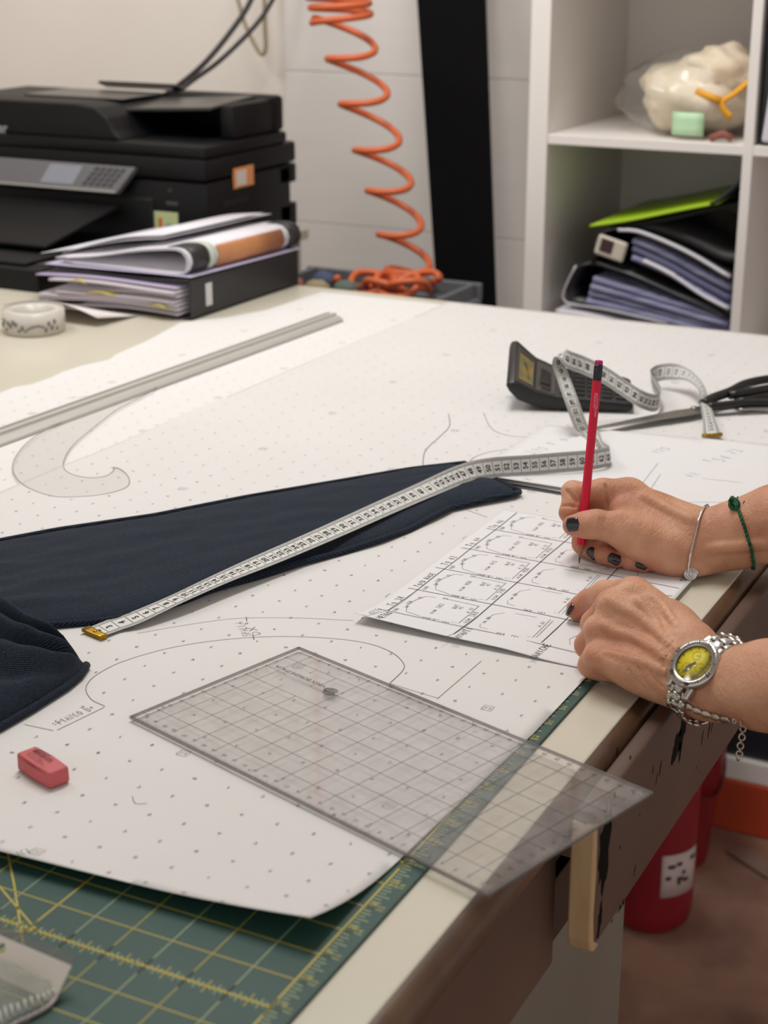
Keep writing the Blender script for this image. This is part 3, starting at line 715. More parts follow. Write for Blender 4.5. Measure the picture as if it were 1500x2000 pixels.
mb = MB(); mb.span(W(PX-.001, PY+.05, .083), W(PX+.0006, PY+.13, .092), .0003); obj('hand_grip', mb, M_blk2, pr)
mb = MB()
mb.span(W(-2.02, 1.93, .001), W(-1.565, PY+.03, .034), .004); mb.span(W(-2.0, 1.945, .034), W(-1.60, 2.2, .040), .003)
mb.box((0, 0, 0), (.30, .20, .008), .004, Matrix.Translation(W(-1.77, 2.12, .066)) @ Matrix.Rotation(R(10), 4, 'X'))
obj('paper_tray', mb, M_blk, pr, sharp=40)
# ================================================================= ring binder with papers
M_bind = mat('black_binder_board', (38, 36, 38), .45, bump=.15, bscale=200); M_ppr = mat('old_white_paper', (206, 198, 204), .7); M_note = mat('yellow_note', (190, 176, 92), .6)
BM = frame(W(-1.258, 1.879, 0), (1, -.03, 0), (.13, 1, 0))
bi = thing('ring_binder', W(-1.38, 2.02, 0), 'black ring binder stuffed with papers and yellow notes at the table corner', 'binder')
mb = MB(); mb.span((-.275, 0, .0005), (0, .285, .0035), .001, BM); obj('cover', mb, M_bind, bi)
mb = MB(); mb.span((-.004, 0, .0035), (0, .285, .056), .002, BM); sp = obj('spine', mb, M_bind, bi)
mb = MB(); mb.span((-.0002, .035, .014), (.0008, .050, .046), 0, BM); obj('spine_label', mb, mat('label_white', (214, 212, 212), .5), sp)
mb = MB(); mb.grid(lambda i, j: BM @ Vector((-.004-.272*i, .285*j, .0545-.006*i-.003*math.sin(i*5))), 14, 4, 0, False, .003); obj('cover', mb, M_bind, bi)
for y in (.02, .10, .19, .265):
    mb = MB(); mb.tube([BM @ Vector((-.020+.018*math.cos(q), y, .026+.024*math.sin(q))) for q in [R(a) for a in range(-60, 241, 20)]], .0012, 6); obj('ring', mb, mat('ring_brass', (170, 160, 120), .3, .9), bi)
rnd = random.Random(11)
for k in range(7):
    z0 = .006+.0062*k; am = rnd.uniform(.004, .010); ph = rnd.uniform(0, 2); x0 = -.24+rnd.uniform(-.03, .03); yo = rnd.uniform(-.018, .0)
    mb = MB(); mb.grid(lambda i, j: BM @ Vector((-.018+(x0+.018)*i, yo+.27*j, z0+am*math.sin(i*3.4+ph)*i*(1-.5*j)+.001)), 16, 4, 0, True, .0032 if k % 3 else .0016)
    obj('paper_bundle', mb, M_ppr if k != 6 else mat('lilac_paper', (190, 176, 204), .7), bi)
for x, z, w_ in ((-.20, .040, .03), (-.17, .026, .05), (-.06, .018, .03)):
    mb = MB(); mb.grid(lambda i, j: BM @ Vector((x+w_*i, -.020+.05*j, z+.004*math.sin(i*3))), 6, 3, 0, True, .0015); obj('sticky_note', mb, M_note, bi)
# loose printed pages and a folded magazine on top of the binder
M_white = mat('print_paper', (228, 224, 230), .6, var=.06, vscale=30)
def profile_sheet(name, prof, y0, y1, th, m, label, cat, group=None, skew=.1, extra=None):
    pts = smooth_path([(x, z) for x, z in prof], 5); mb = MB()
    mb.grid(lambda i, j: W(lerp_curve(pts, i)[0]+skew*(y1-y0)*j, y0+(y1-y0)*j, lerp_curve(pts, i)[1]), 40, 3, 0, True, th)
    return obj(name, mb, m, None, label, cat, group)
profile_sheet('printed_page', [(-1.515, .0575), (-1.42, .0585), (-1.33, .0600), (-1.262, .0600)], 1.885, 2.15, .0008, mat('lilac_print', (196, 188, 214), .6), 'lilac-tinted page lying flat on the black binder', 'paper sheet')
mg = thing('folded_magazine', W(-1.38, 2.02, .061), 'folded white magazine with orange and black bent spine on the binder', 'magazine')
for k in range(2):
    prof = [(-1.47-.01*k, .0615+.0012*k), (-1.38, .0615+.001*k), (-1.288, .0615+.001*k), (-1.272+.0-.003*k, .069), (-1.268-.004*k, .080), (-1.275-.003*k, .0925-.002*k), (-1.295, .096-.0022*k), (-1.36, .088-.002*k), (-1.43, .074-.001*k), (-1.50+.02*k, .0655+.001*k)]
    pts = smooth_path(prof, 5); mb = MB()
    mb.grid(lambda i, j: W(lerp_curve(pts, i)[0]+.026*j, 1.892+.262*j, lerp_curve(pts, i)[1]), 46, 3, 0, True, .0012); obj('page', mb, M_white, mg)
def cover_band(name, j0, j1, m, i0=.40, i1=.56):
    prof = [(-1.47, .0605), (-1.38, .0605), (-1.287, .0605), (-1.2700, .0685), (-1.2665, .080), (-1.2735, .0937), (-1.295, .0975), (-1.36, .0895), (-1.43, .0752), (-1.50, .0665)]
    pts = smooth_path(prof, 5); mb = MB()
    mb.grid(lambda i, j: W(lerp_curve(pts, i0+(i1-i0)*i)[0]+.026*(j0+(j1-j0)*j)+.0012, 1.892+.262*(j0+(j1-j0)*j), lerp_curve(pts, i0+(i1-i0)*i)[1]+.0004), 14, 3, 0, True, .0005); obj(name, mb, m, mg)
cover_band('spine_band', .02, .16, M_bind, .38, .58); cover_band('cover_picture', .24, .84, mat('cover_orange', (196, 132, 84), .45, c2=(150, 92, 60), vscale=12), .42, .50)
cover_band('spine_band', .90, 1.0, M_bind, .38, .58); cover_band('cover_stripe', .17, .22, mat('cover_green', (196, 206, 190), .5), .38, .58)
for k, (dx, dz, lab) in enumerate(((0, .0, 'white printed sheet sloping off the folded magazine, lower one'), (.028, .0045, 'white printed sheet sloping off the folded magazine, upper one'))):
    profile_sheet('printed_page', [(-1.545+dx*1.4, .0650+dz*.8), (-1.47+dx*.5, .080+dz), (-1.39, .0965+dz), (-1.325, .1045+dz)], 1.915, 2.17-.02*k, .0007, M_white, lab, 'paper sheet')
# ================================================================= cables and coiled air hose
M_cab = mat('black_cable', (34, 28, 30), .45); M_org = mat('orange_hose', (204, 98, 52), .45); M_beige = mat('beige_cable', (158, 144, 116), .5)
def px_tube(px, Y, rad, m, name, label, cat, n=8, group=None):
    pts = [atY(x, y, Y[i] if isinstance(Y, (list, tuple)) else Y) for i, (x, y) in enumerate(px)]
    mb = MB(); mb.tube([Vector(p) for p in smooth_path(pts, 8)], rad, n); return obj(name, mb, m, None, label, cat, group)
px_tube([(600, -420), (560, -200), (520, -90), (490, 0), (452, 60), (398, 125), (345, 170), (322, 186)], [2.955, 2.88, 2.80, 2.76, 2.72, 2.66, 2.585, 2.555], .0052, M_cab, 'power_cable', 'upper black cable running down the wall to the printer', 'cable')
px_tube([(650, -400), (612, -190), (570, -80), (530, 4), (494, 55), (430, 118), (375, 158), (345, 182)], [2.956, 2.89, 2.82, 2.78, 2.74, 2.68, 2.60, 2.570], .0046, M_cab, 'power_cable', 'lower black cable crossing the beige loop behind the printer', 'cable')
px_tube([(446, -60), (465, 0), (478, 45), (500, 92), (512, 106), (519, 92), (517, 40), (516, -60)], 2.90, .0045, M_beige, 'hanging_cable', 'beige cable hanging in a loop on the wall above the printer', 'cable')
# the hose: tight turns overhead, stretched helix, then loose turns on the grey box
HY = 2.55
ctr = [atY(655, -40, HY), atY(660, -5, HY), atY(665, 15, HY), atY(668, 45, HY), atY(692, 125, HY), atY(716, 213, HY), atY(742, 303, HY), atY(765, 382, HY), atY(785, 467, HY), atY(800, 535, HY), atY(800, 548, HY)]
turns = [0, 1.0, 2.0, 3.0, 4.0, 5, 6, 7, 8, 9.0, 9.6]
pts = []
cs = smooth_path([tuple(c)+(t,) for c, t in zip(ctr, turns)], 30)
for c in cs:
    q = 2*math.pi*c[3]+2.6; r = .0485 if c[3] > 3 else .052
    r *= 1-.16*max(0, min(1, (c[3]-3)/6))
    pts.append(Vector((c[0]+r*math.cos(q), c[1]-r*.9*math.sin(q), c[2]-.010*math.cos(q)*(1 if c[3] > 3 else 0))))
pts = [Vector(p) for p in smooth_path([tuple(Vector((pts[0].x, pts[0].y, 2.9))), tuple(pts[0]+Vector((0, 0, .9))), tuple(pts[0]+Vector((.004, 0, .12)))]+[tuple(pts[0])], 6)][:-1]+pts
mb = MB(); mb.tube(pts, .0060, 8)
tail = []
for k in range(150):
    q = k/150*2*math.pi*4.6+.6; r = .045+.008*math.sin(k*.37)
    tail.append(W(-1.185-.10*(k/150)**1.3+r*math.cos(q)*1.1, 2.43+r*math.sin(q)*.8, -.040-.012*k/150+.013*math.sin(q*1.0+k*.11)))
tail = [Vector(p) for p in smooth_path([tuple(pts[-1]), tuple((pts[-1]+tail[0])/2+Vector((.0, -.01, .004)))]+[tuple(t) for t in tail[::3]], 4)]
mb.tube(tail, .0060, 8)
obj('coiled_hose', mb, M_org, None, 'orange coiled air hose hanging beside the black board', 'hose')
bx = thing('parts_box', W(-1.27, 2.42, -.99), 'grey crate stack holding the end of the orange hose behind the table', 'crate')
mb = MB(); mb.span(W(-1.44, 2.30, -.99), W(-1.10, 2.53, -.075), .006); obj('crate_body', mb, mat('grey_crate', (98, 100, 104), .5), bx)
mb = MB()
for a, c in (((-1.44, 2.30), (-1.10, 2.31)), ((-1.44, 2.52), (-1.10, 2.53)), ((-1.43, 2.31), (-1.42, 2.52)), ((-1.12, 2.31), (-1.11, 2.52))): mb.span(W(*a, -.078), W(*c, -.050), .003)
obj('crate_rim', mb, mat('grey_crate', (98, 100, 104), .5), bx)
rnd = random.Random(4)
for k, (x, y, col, nm) in enumerate(((-1.40, 2.40, (150, 92, 82), 'red'), (-1.345, 2.39, (150, 136, 104), 'tan'), (-1.30, 2.41, (92, 104, 92), 'green'), (-1.37, 2.46, (74, 84, 110), 'blue'), (-1.25, 2.48, (150, 150, 152), 'pale grey'))):
    mb = MB(); mb.sphere(W(x, y, -.058), .020, 8, 0, (1.2, .9, .8), lambda p: 1+.15*noise.noise(p*3+Vector((k, 0, 0))))
    obj('thread_scrap', mb, mat('scrap_'+nm.replace(' ', '_'), col, .8), None, nm+' bundle of scraps in the grey crate under the hose', 'scrap')
# ================================================================= tall black board leaning on the wall
def bY(z): return 2.54+.37*((z+.99)/2.09)
q = [atY(812, 0, bY(.40)), atY(945, 0, bY(.40)), atY(850, 580, bY(-.12)), atY(965, 590, bY(-.12))]
def ext(a, c, z): t = (z-(c.z-H))/((a.z-H)-(c.z-H)); return c.x+(a.x-c.x)*t
mb = MB(); vb = []
for z in (-.985, 1.10):
    l, r_ = ext(q[0], q[2], z), ext(q[1], q[3], z)
    vb += [W(l, bY(z), z), W(r_, bY(z), z), W(r_-.006, bY(z)+.028, z), W(l+.006, bY(z)+.028, z)]
b = bmesh.new(); bv = [b.verts.new(v) for v in vb]
for f in ((0, 1, 2, 3), (7, 6, 5, 4), (0, 4, 5, 1), (1, 5, 6, 2), (2, 6, 7, 3), (3, 7, 4, 0)): b.faces.new([bv[i] for i in f])
bmesh.ops.recalc_face_normals(b, faces=list(b.faces)); bmesh.ops.bevel(b, geom=list(b.edges), offset=.006, segments=2, profile=.5, affect='EDGES'); mb.bm(b)
bb = obj('leaning_board', mb, mat('matt_black_cloth', (6, 5, 7), .9, spec=.15, bump=.1, bscale=300), None, 'tall tapered black board leaning against the wall left of the white shelf', 'board')
# ================================================================= white cube shelf
M_shelf = mat('white_shelf', (234, 227, 221), .4, var=.03, vscale=3); M_inner = mat('shelf_inside', (206, 200, 186), .5)
SX, SY, SD = -1.035, 2.552, .388
sh = thing('cube_shelf', W(-.5, 2.75, -.99), 'white open cube shelf full of binders and bags against the wall', 'shelf')
cols = [SX, SX+.034+.3255, ]
xs_ = [SX, -.6765, -.3325, .0115, .3555]
zs_ = [.5355, .1845, -.1665, -.5175, -.850-.038]
def pan(a, c, nm): obj(nm, MB().span(W(*a), W(*c), .0012), M_shelf, sh)
pan((SX, SY, -.888), (SX+.034, SY+SD, .94), 'side_panel'); pan((.3555, SY, -.888), (.3895, SY+SD, .94), 'side_panel')
for x in xs_[1:4]: pan((x, SY+.001, -.85), (x+.016, SY+SD, .90), 'divider')
for z in (.5355, .1845, -.1665, -.5175): pan((SX+.034, SY+.002, z), (.3555, SY+SD, z+.016), 'shelf_board')
pan((SX+.034, SY, -.888), (.3555, SY+SD, -.85), 'bottom_panel'); pan((SX+.034, SY, .902), (.3555, SY+SD, .94), 'top_panel')
pan((SX+.01, SY+SD-.006, -.86), (.38, SY+SD-.001, .92), 'back_panel')
obj('orange_plinth', MB().span(W(SX, SY-.004, -.99), W(.42, SY+SD, -.889), .004), mat('orange_paint', (196, 72, 38), .6, var=.2, vscale=9), None, 'orange base board under the white shelf', 'plinth')
# ---- upper cubby: cream fabric in a clear bag
fb = thing('fabric_bag', W(-.79, 2.70, .2006), 'clear plastic bag of cream fabric on the upper shelf board', 'bag')
M_cfab = mat('cream_fabric', (226, 212, 190), .85, c2=(206, 184, 150), vscale=14, cutoff=(.30, .5), bump=.3, bscale=50)
def lump(p):
    return 1+.22*noise.noise(p*1.6+Vector((3, 1, 0)))+.10*noise.noise(p*4.0)
mb = MB(); mb.sphere(W(-.785, 2.68, .262), .06, 20, 0, (1.72, 1.6, 1.06), lump)
for i, v in enumerate(mb.v): mb.v[i].z = max(v.z, H+.2025)
obj('fabric_bundle', mb, M_cfab, fb)
mb = MB(); mb.sphere(W(-.745, 2.66, .300), .046, 18, 0, (1.25, 1.3, .95), lambda p: 1+.25*noise.noise(p*2.2+Vector((8, 0, 0)))); obj('fabric_bundle', mb, M_cfab, fb)
mb = MB(); mb.grid(lambda i, j: W(-.80+.052*i, 2.578-.004*math.sin(i*3), .2075+.036*j), 5, 4, 0, True, .001); obj('green_tag', mb, mat('mint_tag', (186, 220, 180), .6), fb)
mb = MB(); pts = [W(-.688, 2.60, .292), W(-.706, 2.587, .274), W(-.722, 2.582, .262), W(-.717, 2.580, .248), W(-.706, 2.579, .238)]
mb.tube([Vector(p) for p in smooth_path(pts, 5)], .0085, 8, flat=.5); mb.tube([W(-.765, 2.585, .275), W(-.74, 2.580, .268), W(-.722, 2.582, .262)], .006, 8); obj('yellow_strap', mb, mat('yellow_strap', (222, 156, 28), .6), fb)
mb = MB(); mb.tube([W(-.735, 2.575, .206), W(-.715, 2.572, .214), W(-.70, 2.575, .207)], .006, 8); obj('brown_cord', mb, mat('brown_cord', (140, 84, 70), .7), fb)
mb = MB(); mb.sphere(W(-.795, 2.68, .262), .066, 20, 0, (1.95, 1.65, 1.05), lambda p: 1+.12*noise.noise(p*2.4)+.07*noise.noise(p*6))
for i, v in enumerate(mb.v): mb.v[i] = Vector((min(v.x, -.679), max(v.y, 2.562), max(v.z, H+.2008)))
obj('clear_wrap', mb, clear_mat('bag_film', (.97, .97, .96), .06, (220, 220, 214), .18), fb)
# ---- lower cubby: binders, folders
def bent(prof, y0, y1, th, m, name, parent=None, **k):
    pts = smooth_path(prof, 4); mb = MB()
    mb.grid(lambda i, j: W(lerp_curve(pts, i)[0], y0+(y1-y0)*j, lerp_curve(pts, i)[1]), 22, 3, 0, True, th)
    return obj(name, mb, m, parent, **k)
M_bk2 = mat('black_cover', (30, 29, 32), .4); M_pb = mat('blue_grey_pages', (150, 150, 178), .7, c2=(106, 108, 140), vscale=50, stretch=(.4, 1, 6), cutoff=(.35, .6)); M_pw = mat('white_pages', (212, 208, 214), .6)
def Q(px, py, Y=2.565): p = atY(px, py, Y); return (p.x, p.z-H)
b0 = thing('ring_binder', W(-.83, 2.7, -.1505), 'lowest binder in the lower cubby with pale sleeve and grey pages', 'binder', 'binders in the lower cubby')
bent([(-.972, -.1475), (-.85, -.1478), (-.69, -.1480)], 2.562, 2.86, .004, M_bk2, 'cover', b0)
bent([Q(1085, 605), Q(1140, 612), Q(1240, 640), (-.80, -.137), (-.70, -.139)], 2.566, 2.85, .010, M_pw, 'page_block', b0)
b1 = thing('ring_binder', W(-.83, 2.7, -.13), 'black binder with rounded pale edge in the middle of the lower cubby', 'binder', 'binders in the lower cubby')
bent([Q(1300, 632), Q(1180, 605), Q(1112, 592), Q(1098, 583), Q(1105, 558), Q(1122, 524), Q(1142, 512), Q(1200, 528), Q(1300, 568), Q(1425, 615)], 2.575, 2.86, .005, M_bk2, 'cover', b1)
bent([Q(1300, 635), Q(1180, 608), Q(1110, 597), Q(1094, 585), Q(1102, 556), Q(1120, 520)], 2.571, 2.578, .003, mat('pale_rim', (190, 186, 190), .4), 'edge_rim', b1)
for k in range(4):
    bent([Q(1142+4*k, 585-14*k), Q(1230, 605-13*k), Q(1330, 632-12*k), Q(1418, 655-11*k)], 2.574+.003*(k % 2), 2.85, .0095, M_pb, 'page_block', b1)
b2 = thing('ring_binder', W(-.80, 2.7, -.03), 'upper black binder with cream spine label in the lower cubby', 'binder', 'binders in the lower cubby')
bent([Q(1150, 520), Q(1160, 470), Q(1185, 448), Q(1240, 452), Q(1330, 492), Q(1430, 548)], 2.572, 2.86, .004, M_bk2, 'cover', b2)
bent([Q(1205, 447), Q(1250, 452), Q(1340, 490), Q(1425, 540)], 2.568, 2.578, .005, M_pw, 'edge_rim', b2)
bent([Q(1158, 512), Q(1190, 523), Q(1250, 545), Q(1420, 622)], 2.572, 2.86, .004, M_bk2, 'cover', b2)
for k in range(3): bent([Q(1232, 500-16*k), Q(1300, 530-16*k), Q(1360, 565-17*k), Q(1424, 603-20*k)], 2.574+.002*k, 2.85, .0085, M_pb if k != 1 else mat('slate_pages', (98, 100, 130), .7), 'page_block', b2)
bent([Q(1255, 508), Q(1310, 535), Q(1370, 575), Q(1422, 602)], 2.568, 2.85, .0045, M_pw, 'loose_page', b2)
a = Q(1163, 510); c = Q(1224, 462)
mb = MB(); mb.box((0, 0, 0), (.052, .01, .034), .004, Matrix.Translation(W((a[0]+c[0])/2-.002, 2.571, (a[1]+c[1])/2)) @ Matrix.Rotation(R(14), 4, 'Y')); sp = obj('spine_label', mb, mat('cream_label', (206, 196, 180), .6), b2)
mb = MB(); mb.box((0, 0, 0), (.022, .002, .022), .001, Matrix.Translation(W((a[0]+c[0])/2-.008, 2.5655, (a[1]+c[1])/2+.004)) @ Matrix.Rotation(R(14), 4, 'Y')); obj('label_print', mb, mat('maroon_print', (70, 40, 46), .6), sp)
b3 = bent([Q(1190, 438), Q(1260, 443), Q(1340, 470), Q(1400, 500), Q(1434, 505)], 2.60, 2.86, .014, mat('charcoal_cover', (56, 52, 54), .5), 'folder_or_shade_sheet', None, label='charcoal folder sagging beneath the green folder', cat='folder')
bent([Q(1150, 440), Q(1230, 428), Q(1330, 408), Q(1400, 395)], 2.568, 2.86, .004, mat('lime_folder', (160, 196, 20), .45), 'folder_or_shade_sheet', None, label='lime green folder lying on the binders in the lower cubby', cat='folder')
bent([Q(1385, 396), Q(1405, 385), Q(1428, 365), Q(1440, 352)], 2.566, 2.84, .006, M_bk2, 'folder_or_shade_sheet', None, label='black folder flap rising at the right of the green folder', cat='folder')
bent([Q(1180, 446), Q(1280, 432), Q(1370, 412), Q(1438, 398)], 2.590, 2.85, .006, M_bk2, 'folder_or_shade_sheet', None, label='black folder just under the lime green folder', cat='folder')
# ---- right cubby and the low cubby
rb = thing('ring_binder', W(-.62, 2.7, .2006), 'dark binder with pale edge in the right-hand upper cubby', 'binder')
mb = MB(); mb.span(W(-.655, 2.562, .2008), W(-.60, 2.85, .46), .004); obj('cover', mb, M_bk2, rb)
mb = MB(); mb.box((0, 0, 0), (.028, .01, .09), .004, Matrix.Translation(W(-.632, 2.560, .250)) @ Matrix.Rotation(R(5), 4, 'Y')); obj('page_block', mb, M_pw, rb)
mb = MB(); mb.span(W(-.995, SY+.01, -.8498), W(-.345, SY+.33, -.53), .008); 
obj('storage_bin', MB().span(W(-.655, SY+.012, -.8498), W(-.340, SY+.34, -.56), .01), mat('navy_bin', (18, 19, 30), .6), None, 'dark navy bin in the lowest cubby of the white shelf', 'bin')
# ================================================================= roll of tape at the far left
tr = thing('tape_dispenser', W(-1.43, 1.72, 0), 'clear tape roll in a small printed sleeve near the printer tray', 'tape roll')
c0 = at(40, 655, 0)
mb = MB()
def ringm(r0, r1, h, m=None): mb.lathe([(r0, 0), (r1, 0), (r1, h), (r0, h), (r0, 0)], 28, Matrix.Translation(Vector((c0.x, c0.y+.03, H+.001))), 0, True, False)
ringm(.024, .042, .030); obj('tape_roll', mb, mat('tape_translucent', (206, 200, 190), .3), tr)
mb = MB(); rnd = random.Random(8)
for k in range(26):
    q = R(200+k*6.2); p = Vector((c0.x+.0425*math.cos(q), c0.y+.03+.0425*math.sin(q), H+.007+rnd.uniform(0, .014)))
    mb.box((0, 0, 0), (.0035, .001, rnd.choice((.003, .006))), 0, Matrix.Translation(p) @ Matrix.Rotation(q+R(90), 4, 'Z'))
obj('sleeve_print', mb, mat('sleeve_ink', (120, 116, 118), .6), tr)
mb = MB(); mb.grid(lambda i, j: W(c0.x-.10+.165*i+.01*j, c0.y+.085+.08*j, .002+.028*(1-j)*math.sin(i*2.2+.5)), 10, 8, 0, True, .001)
obj('crumpled_tissue', mb, mat('tissue_white', (224, 216, 214), .8), None, 'white tissue sheet behind the clear tape roll', 'tissue')
# ================================================================= dark blue sleeve of a garment
def fabric_mat(name, c, c2):
    m = bpy.data.materials.new(name); m.use_nodes = True; nt = m.node_tree; N = nt.nodes; L = nt.links; b = N['Principled BSDF']
    b.inputs['Roughness'].default_value = .9; b.inputs['Specular IOR Level'].default_value = .15; b.inputs['Sheen Weight'].default_value = .05; b.inputs['Sheen Roughness'].default_value = .5
    tc = N.new('ShaderNodeTexCoord'); n = N.new('ShaderNodeTexNoise'); n.inputs['Scale'].default_value = 900; n.inputs['Detail'].default_value = 3
    n2 = N.new('ShaderNodeTexNoise'); n2.inputs['Scale'].default_value = 12; n2.inputs['Detail'].default_value = 3
    wv = N.new('ShaderNodeTexWave'); wv.inputs['Scale'].default_value = 330; wv.inputs['Distortion'].default_value = 1.5
    mp = N.new('ShaderNodeMapping'); mp.inputs['Rotation'].default_value = (0, 0, R(35))
    L.new(tc.outputs['Object'], n.inputs['Vector']); L.new(tc.outputs['Object'], n2.inputs['Vector']); L.new(tc.outputs['Object'], mp.inputs['Vector']); L.new(mp.outputs[0], wv.inputs['Vector'])
    mx = N.new('ShaderNodeMath'); mx.operation = 'MULTIPLY_ADD'; mx.inputs[1].default_value = .5; L.new(n.outputs['Fac'], mx.inputs[0]); 
    mw = N.new('ShaderNodeMath'); mw.operation = 'MULTIPLY'; mw.inputs[1].default_value = .25; L.new(wv.outputs['Fac'], mw.inputs[0]); L.new(mw.outputs[0], mx.inputs[2])
    cr = N.new('ShaderNodeValToRGB'); cr.color_ramp.elements[0].position = .27; cr.color_ramp.elements[1].position = .52
    cr.color_ramp.elements[0].color = (*lin(c2), 1); cr.color_ramp.elements[1].color = (*lin(c), 1)
    L.new(mx.outputs[0], cr.inputs['Fac']); L.new(cr.outputs['Color'], b.inputs['Base Color'])
    bp = N.new('ShaderNodeBump'); bp.inputs['Strength'].default_value = .35; bp.inputs['Distance'].default_value = .0006
    L.new(mx.outputs[0], bp.inputs['Height']); L.new(bp.outputs['Normal'], b.inputs['Normal'])
    return m
M_navy = fabric_mat('navy_knit', (48, 58, 73), (9, 13, 20))
def P2(px, z=.004): p = at(*px, z); return (p.x, p.y)
top = [P2(p) for p in ((-420, 1150), (-160, 1092), (0, 1060), (110, 1039), (300, 1011), (480, 975), (650, 946), (800, 920), (870, 912), (906, 908))]
bot = [P2(p) for p in ((-420, 1335), (-160, 1275), (0, 1240), (100, 1226), (245, 1212), (345, 1182), (400, 1161), (600, 1101), (740, 1061), (800, 1037), (850, 1012), (880, 995), (930, 984), (1008, 969), (1015, 964))]
base = .0034
def sleeve(i, j):
    a, c = lerp_curve(top, i), lerp_curve(bot, i); p = a*(1-j)+c*j
    e = max(0, 1-abs(2*j-1)**5); end = min(1, (1-i)/.03)
    h = .0085*e**.6*max(.25, end**.5)
    wr = max(0, 1-i/.72)
    h += wr*e*(.0042*noise.noise(Vector((i*5, j*7+2, 0)))+.0050*math.exp(-((j-.58-.10*math.sin(i*9))/.05)**2)*math.exp(-((i-.22)/.16)**2)+.0045*math.exp(-((j-.78-.25*(i-.2))/.045)**2)*math.exp(-((i-.2)/.13)**2)+.003*math.exp(-((j-.40+.2*i)/.05)**2)*math.exp(-((i-.15)/.14)**2))
    h += e*.0012*noise.noise(Vector((i*22, j*9, 4)))+e*.0016*noise.noise(Vector((i*60*(1-i), j*20, 9)))*wr
    return W(p[0], p[1], base+h)
mb = MB(); mb.grid(sleeve, 150, 44, 0, True)
# rolled lower edge and hem
mb.tube([W(*lerp_curve(bot, k/60), base+.0026+.0006*math.sin(k*.9)) for k in range(61)], .0030, 8)
mb.tube([W(*lerp_curve(top, k/60), base+.0024) for k in range(61)], .0027, 8)
mb.tube([W(*(np.array(top[-1])*(1-k/10)+np.array(bot[-1])*k/10), base+.0026) for k in range(11)], .0028, 8)
# the bunched body of the garment at the left
up_ = [P2(p, .012) for p in ((-420, 1225), (-200, 1195), (-60, 1192), (0, 1200), (50, 1226), (100, 1256), (160, 1292))]
lo_ = [P2(p, .0) for p in ((-420, 1545), (-200, 1520), (-60, 1465), (0, 1437), (60, 1402), (130, 1357), (156, 1335), (170, 1314))]
def body(i, j):
    a, c = lerp_curve(up_, i), lerp_curve(lo_, i); p = a*(1-j)+c*j
    bulge = max(0, (i-.82)/.18); p = p + np.array((.014, -.002))*bulge*0
    e = max(0, 1-abs(2*j-1)**3.2)
    tip = min(1, max(0, 1.0-i)/.40)**.6
    f = j+.42*(1-i)
    h = .030*e**.55*(.32+.68*tip)
    h += e*(.014*math.exp(-((f-.34)/.07)**2)-.012*math.exp(-((f-.47)/.05)**2)+.011*math.exp(-((f-.60)/.07)**2)-.009*math.exp(-((f-.73)/.05)**2)+.010*math.exp(-((f-.86)/.08)**2)-.006*math.exp(-((f-.98)/.05)**2))*(.35+.65*tip)
    h += e*.004*noise.noise(Vector((i*9, j*8, 7)))
    return W(p[0], p[1], max(base, base+h*min(1, max(0, 1-i)/.10)**.5))
mb.grid(body, 110, 70, 0, True)
mb.tube([W(*lerp_curve(lo_, k/40), base+.0028) for k in range(41)], .0032, 8)
obj('garment_sleeve', mb, M_navy, None, 'dark navy knit sleeve spread flat beneath the measuring tape', 'garment', origin=W(-.8, 1.2, .003))
# ================================================================= measuring tape
M_tape = mat('tape_white_band', (214, 213, 208), .5); M_tgrey = mat('tape_grey_margin', (176, 175, 171), .5); M_tink = mat('tape_black_ink', (34, 34, 36), .5); M_brass = mat('brass', (196, 156, 44), .28, 1.0, bump=.05, bscale=200)
# controls: sighted centre, height, width direction as (along-table perpendicular share, upright share)
ctl = []   # (centre, upright tilt in degrees)
for px, py, z, tl in ((178, 1238, .0062, 0), (222, 1221, .0062, 4), (265, 1206, .0088, 2), (345, 1170, .0128, -4), (430, 1131, .0150, 0), (510, 1097, .0165, 8), (590, 1063, .0180, 12), (670, 1028, .0180, 16), (750, 992, .0175, 20), (830, 957, .0170, 26), (905, 925, .0175, 40), (960, 914, .0170, 62), (1030, 909, .0160, 76), (1100, 903, .0160, 80), (1150, 899, .0160, 84), (1182, 894, .0160, 88)):
    ctl.append((at(px, py, z), tl))
TWD = .0205
P3 = [c[0] for c in ctl]; Ws = []
for i, p in enumerate(P3):
    t = (P3[min(i+1, len(P3)-1)]-P3[max(i-1, 0)]); t.z = 0; t.normalize(); perp = Vector((-t.y, t.x, 0)); a = R(ctl[i][1])
    Ws.append((perp*math.cos(a)+Vector((0, 0, 1))*math.sin(a)).normalized())
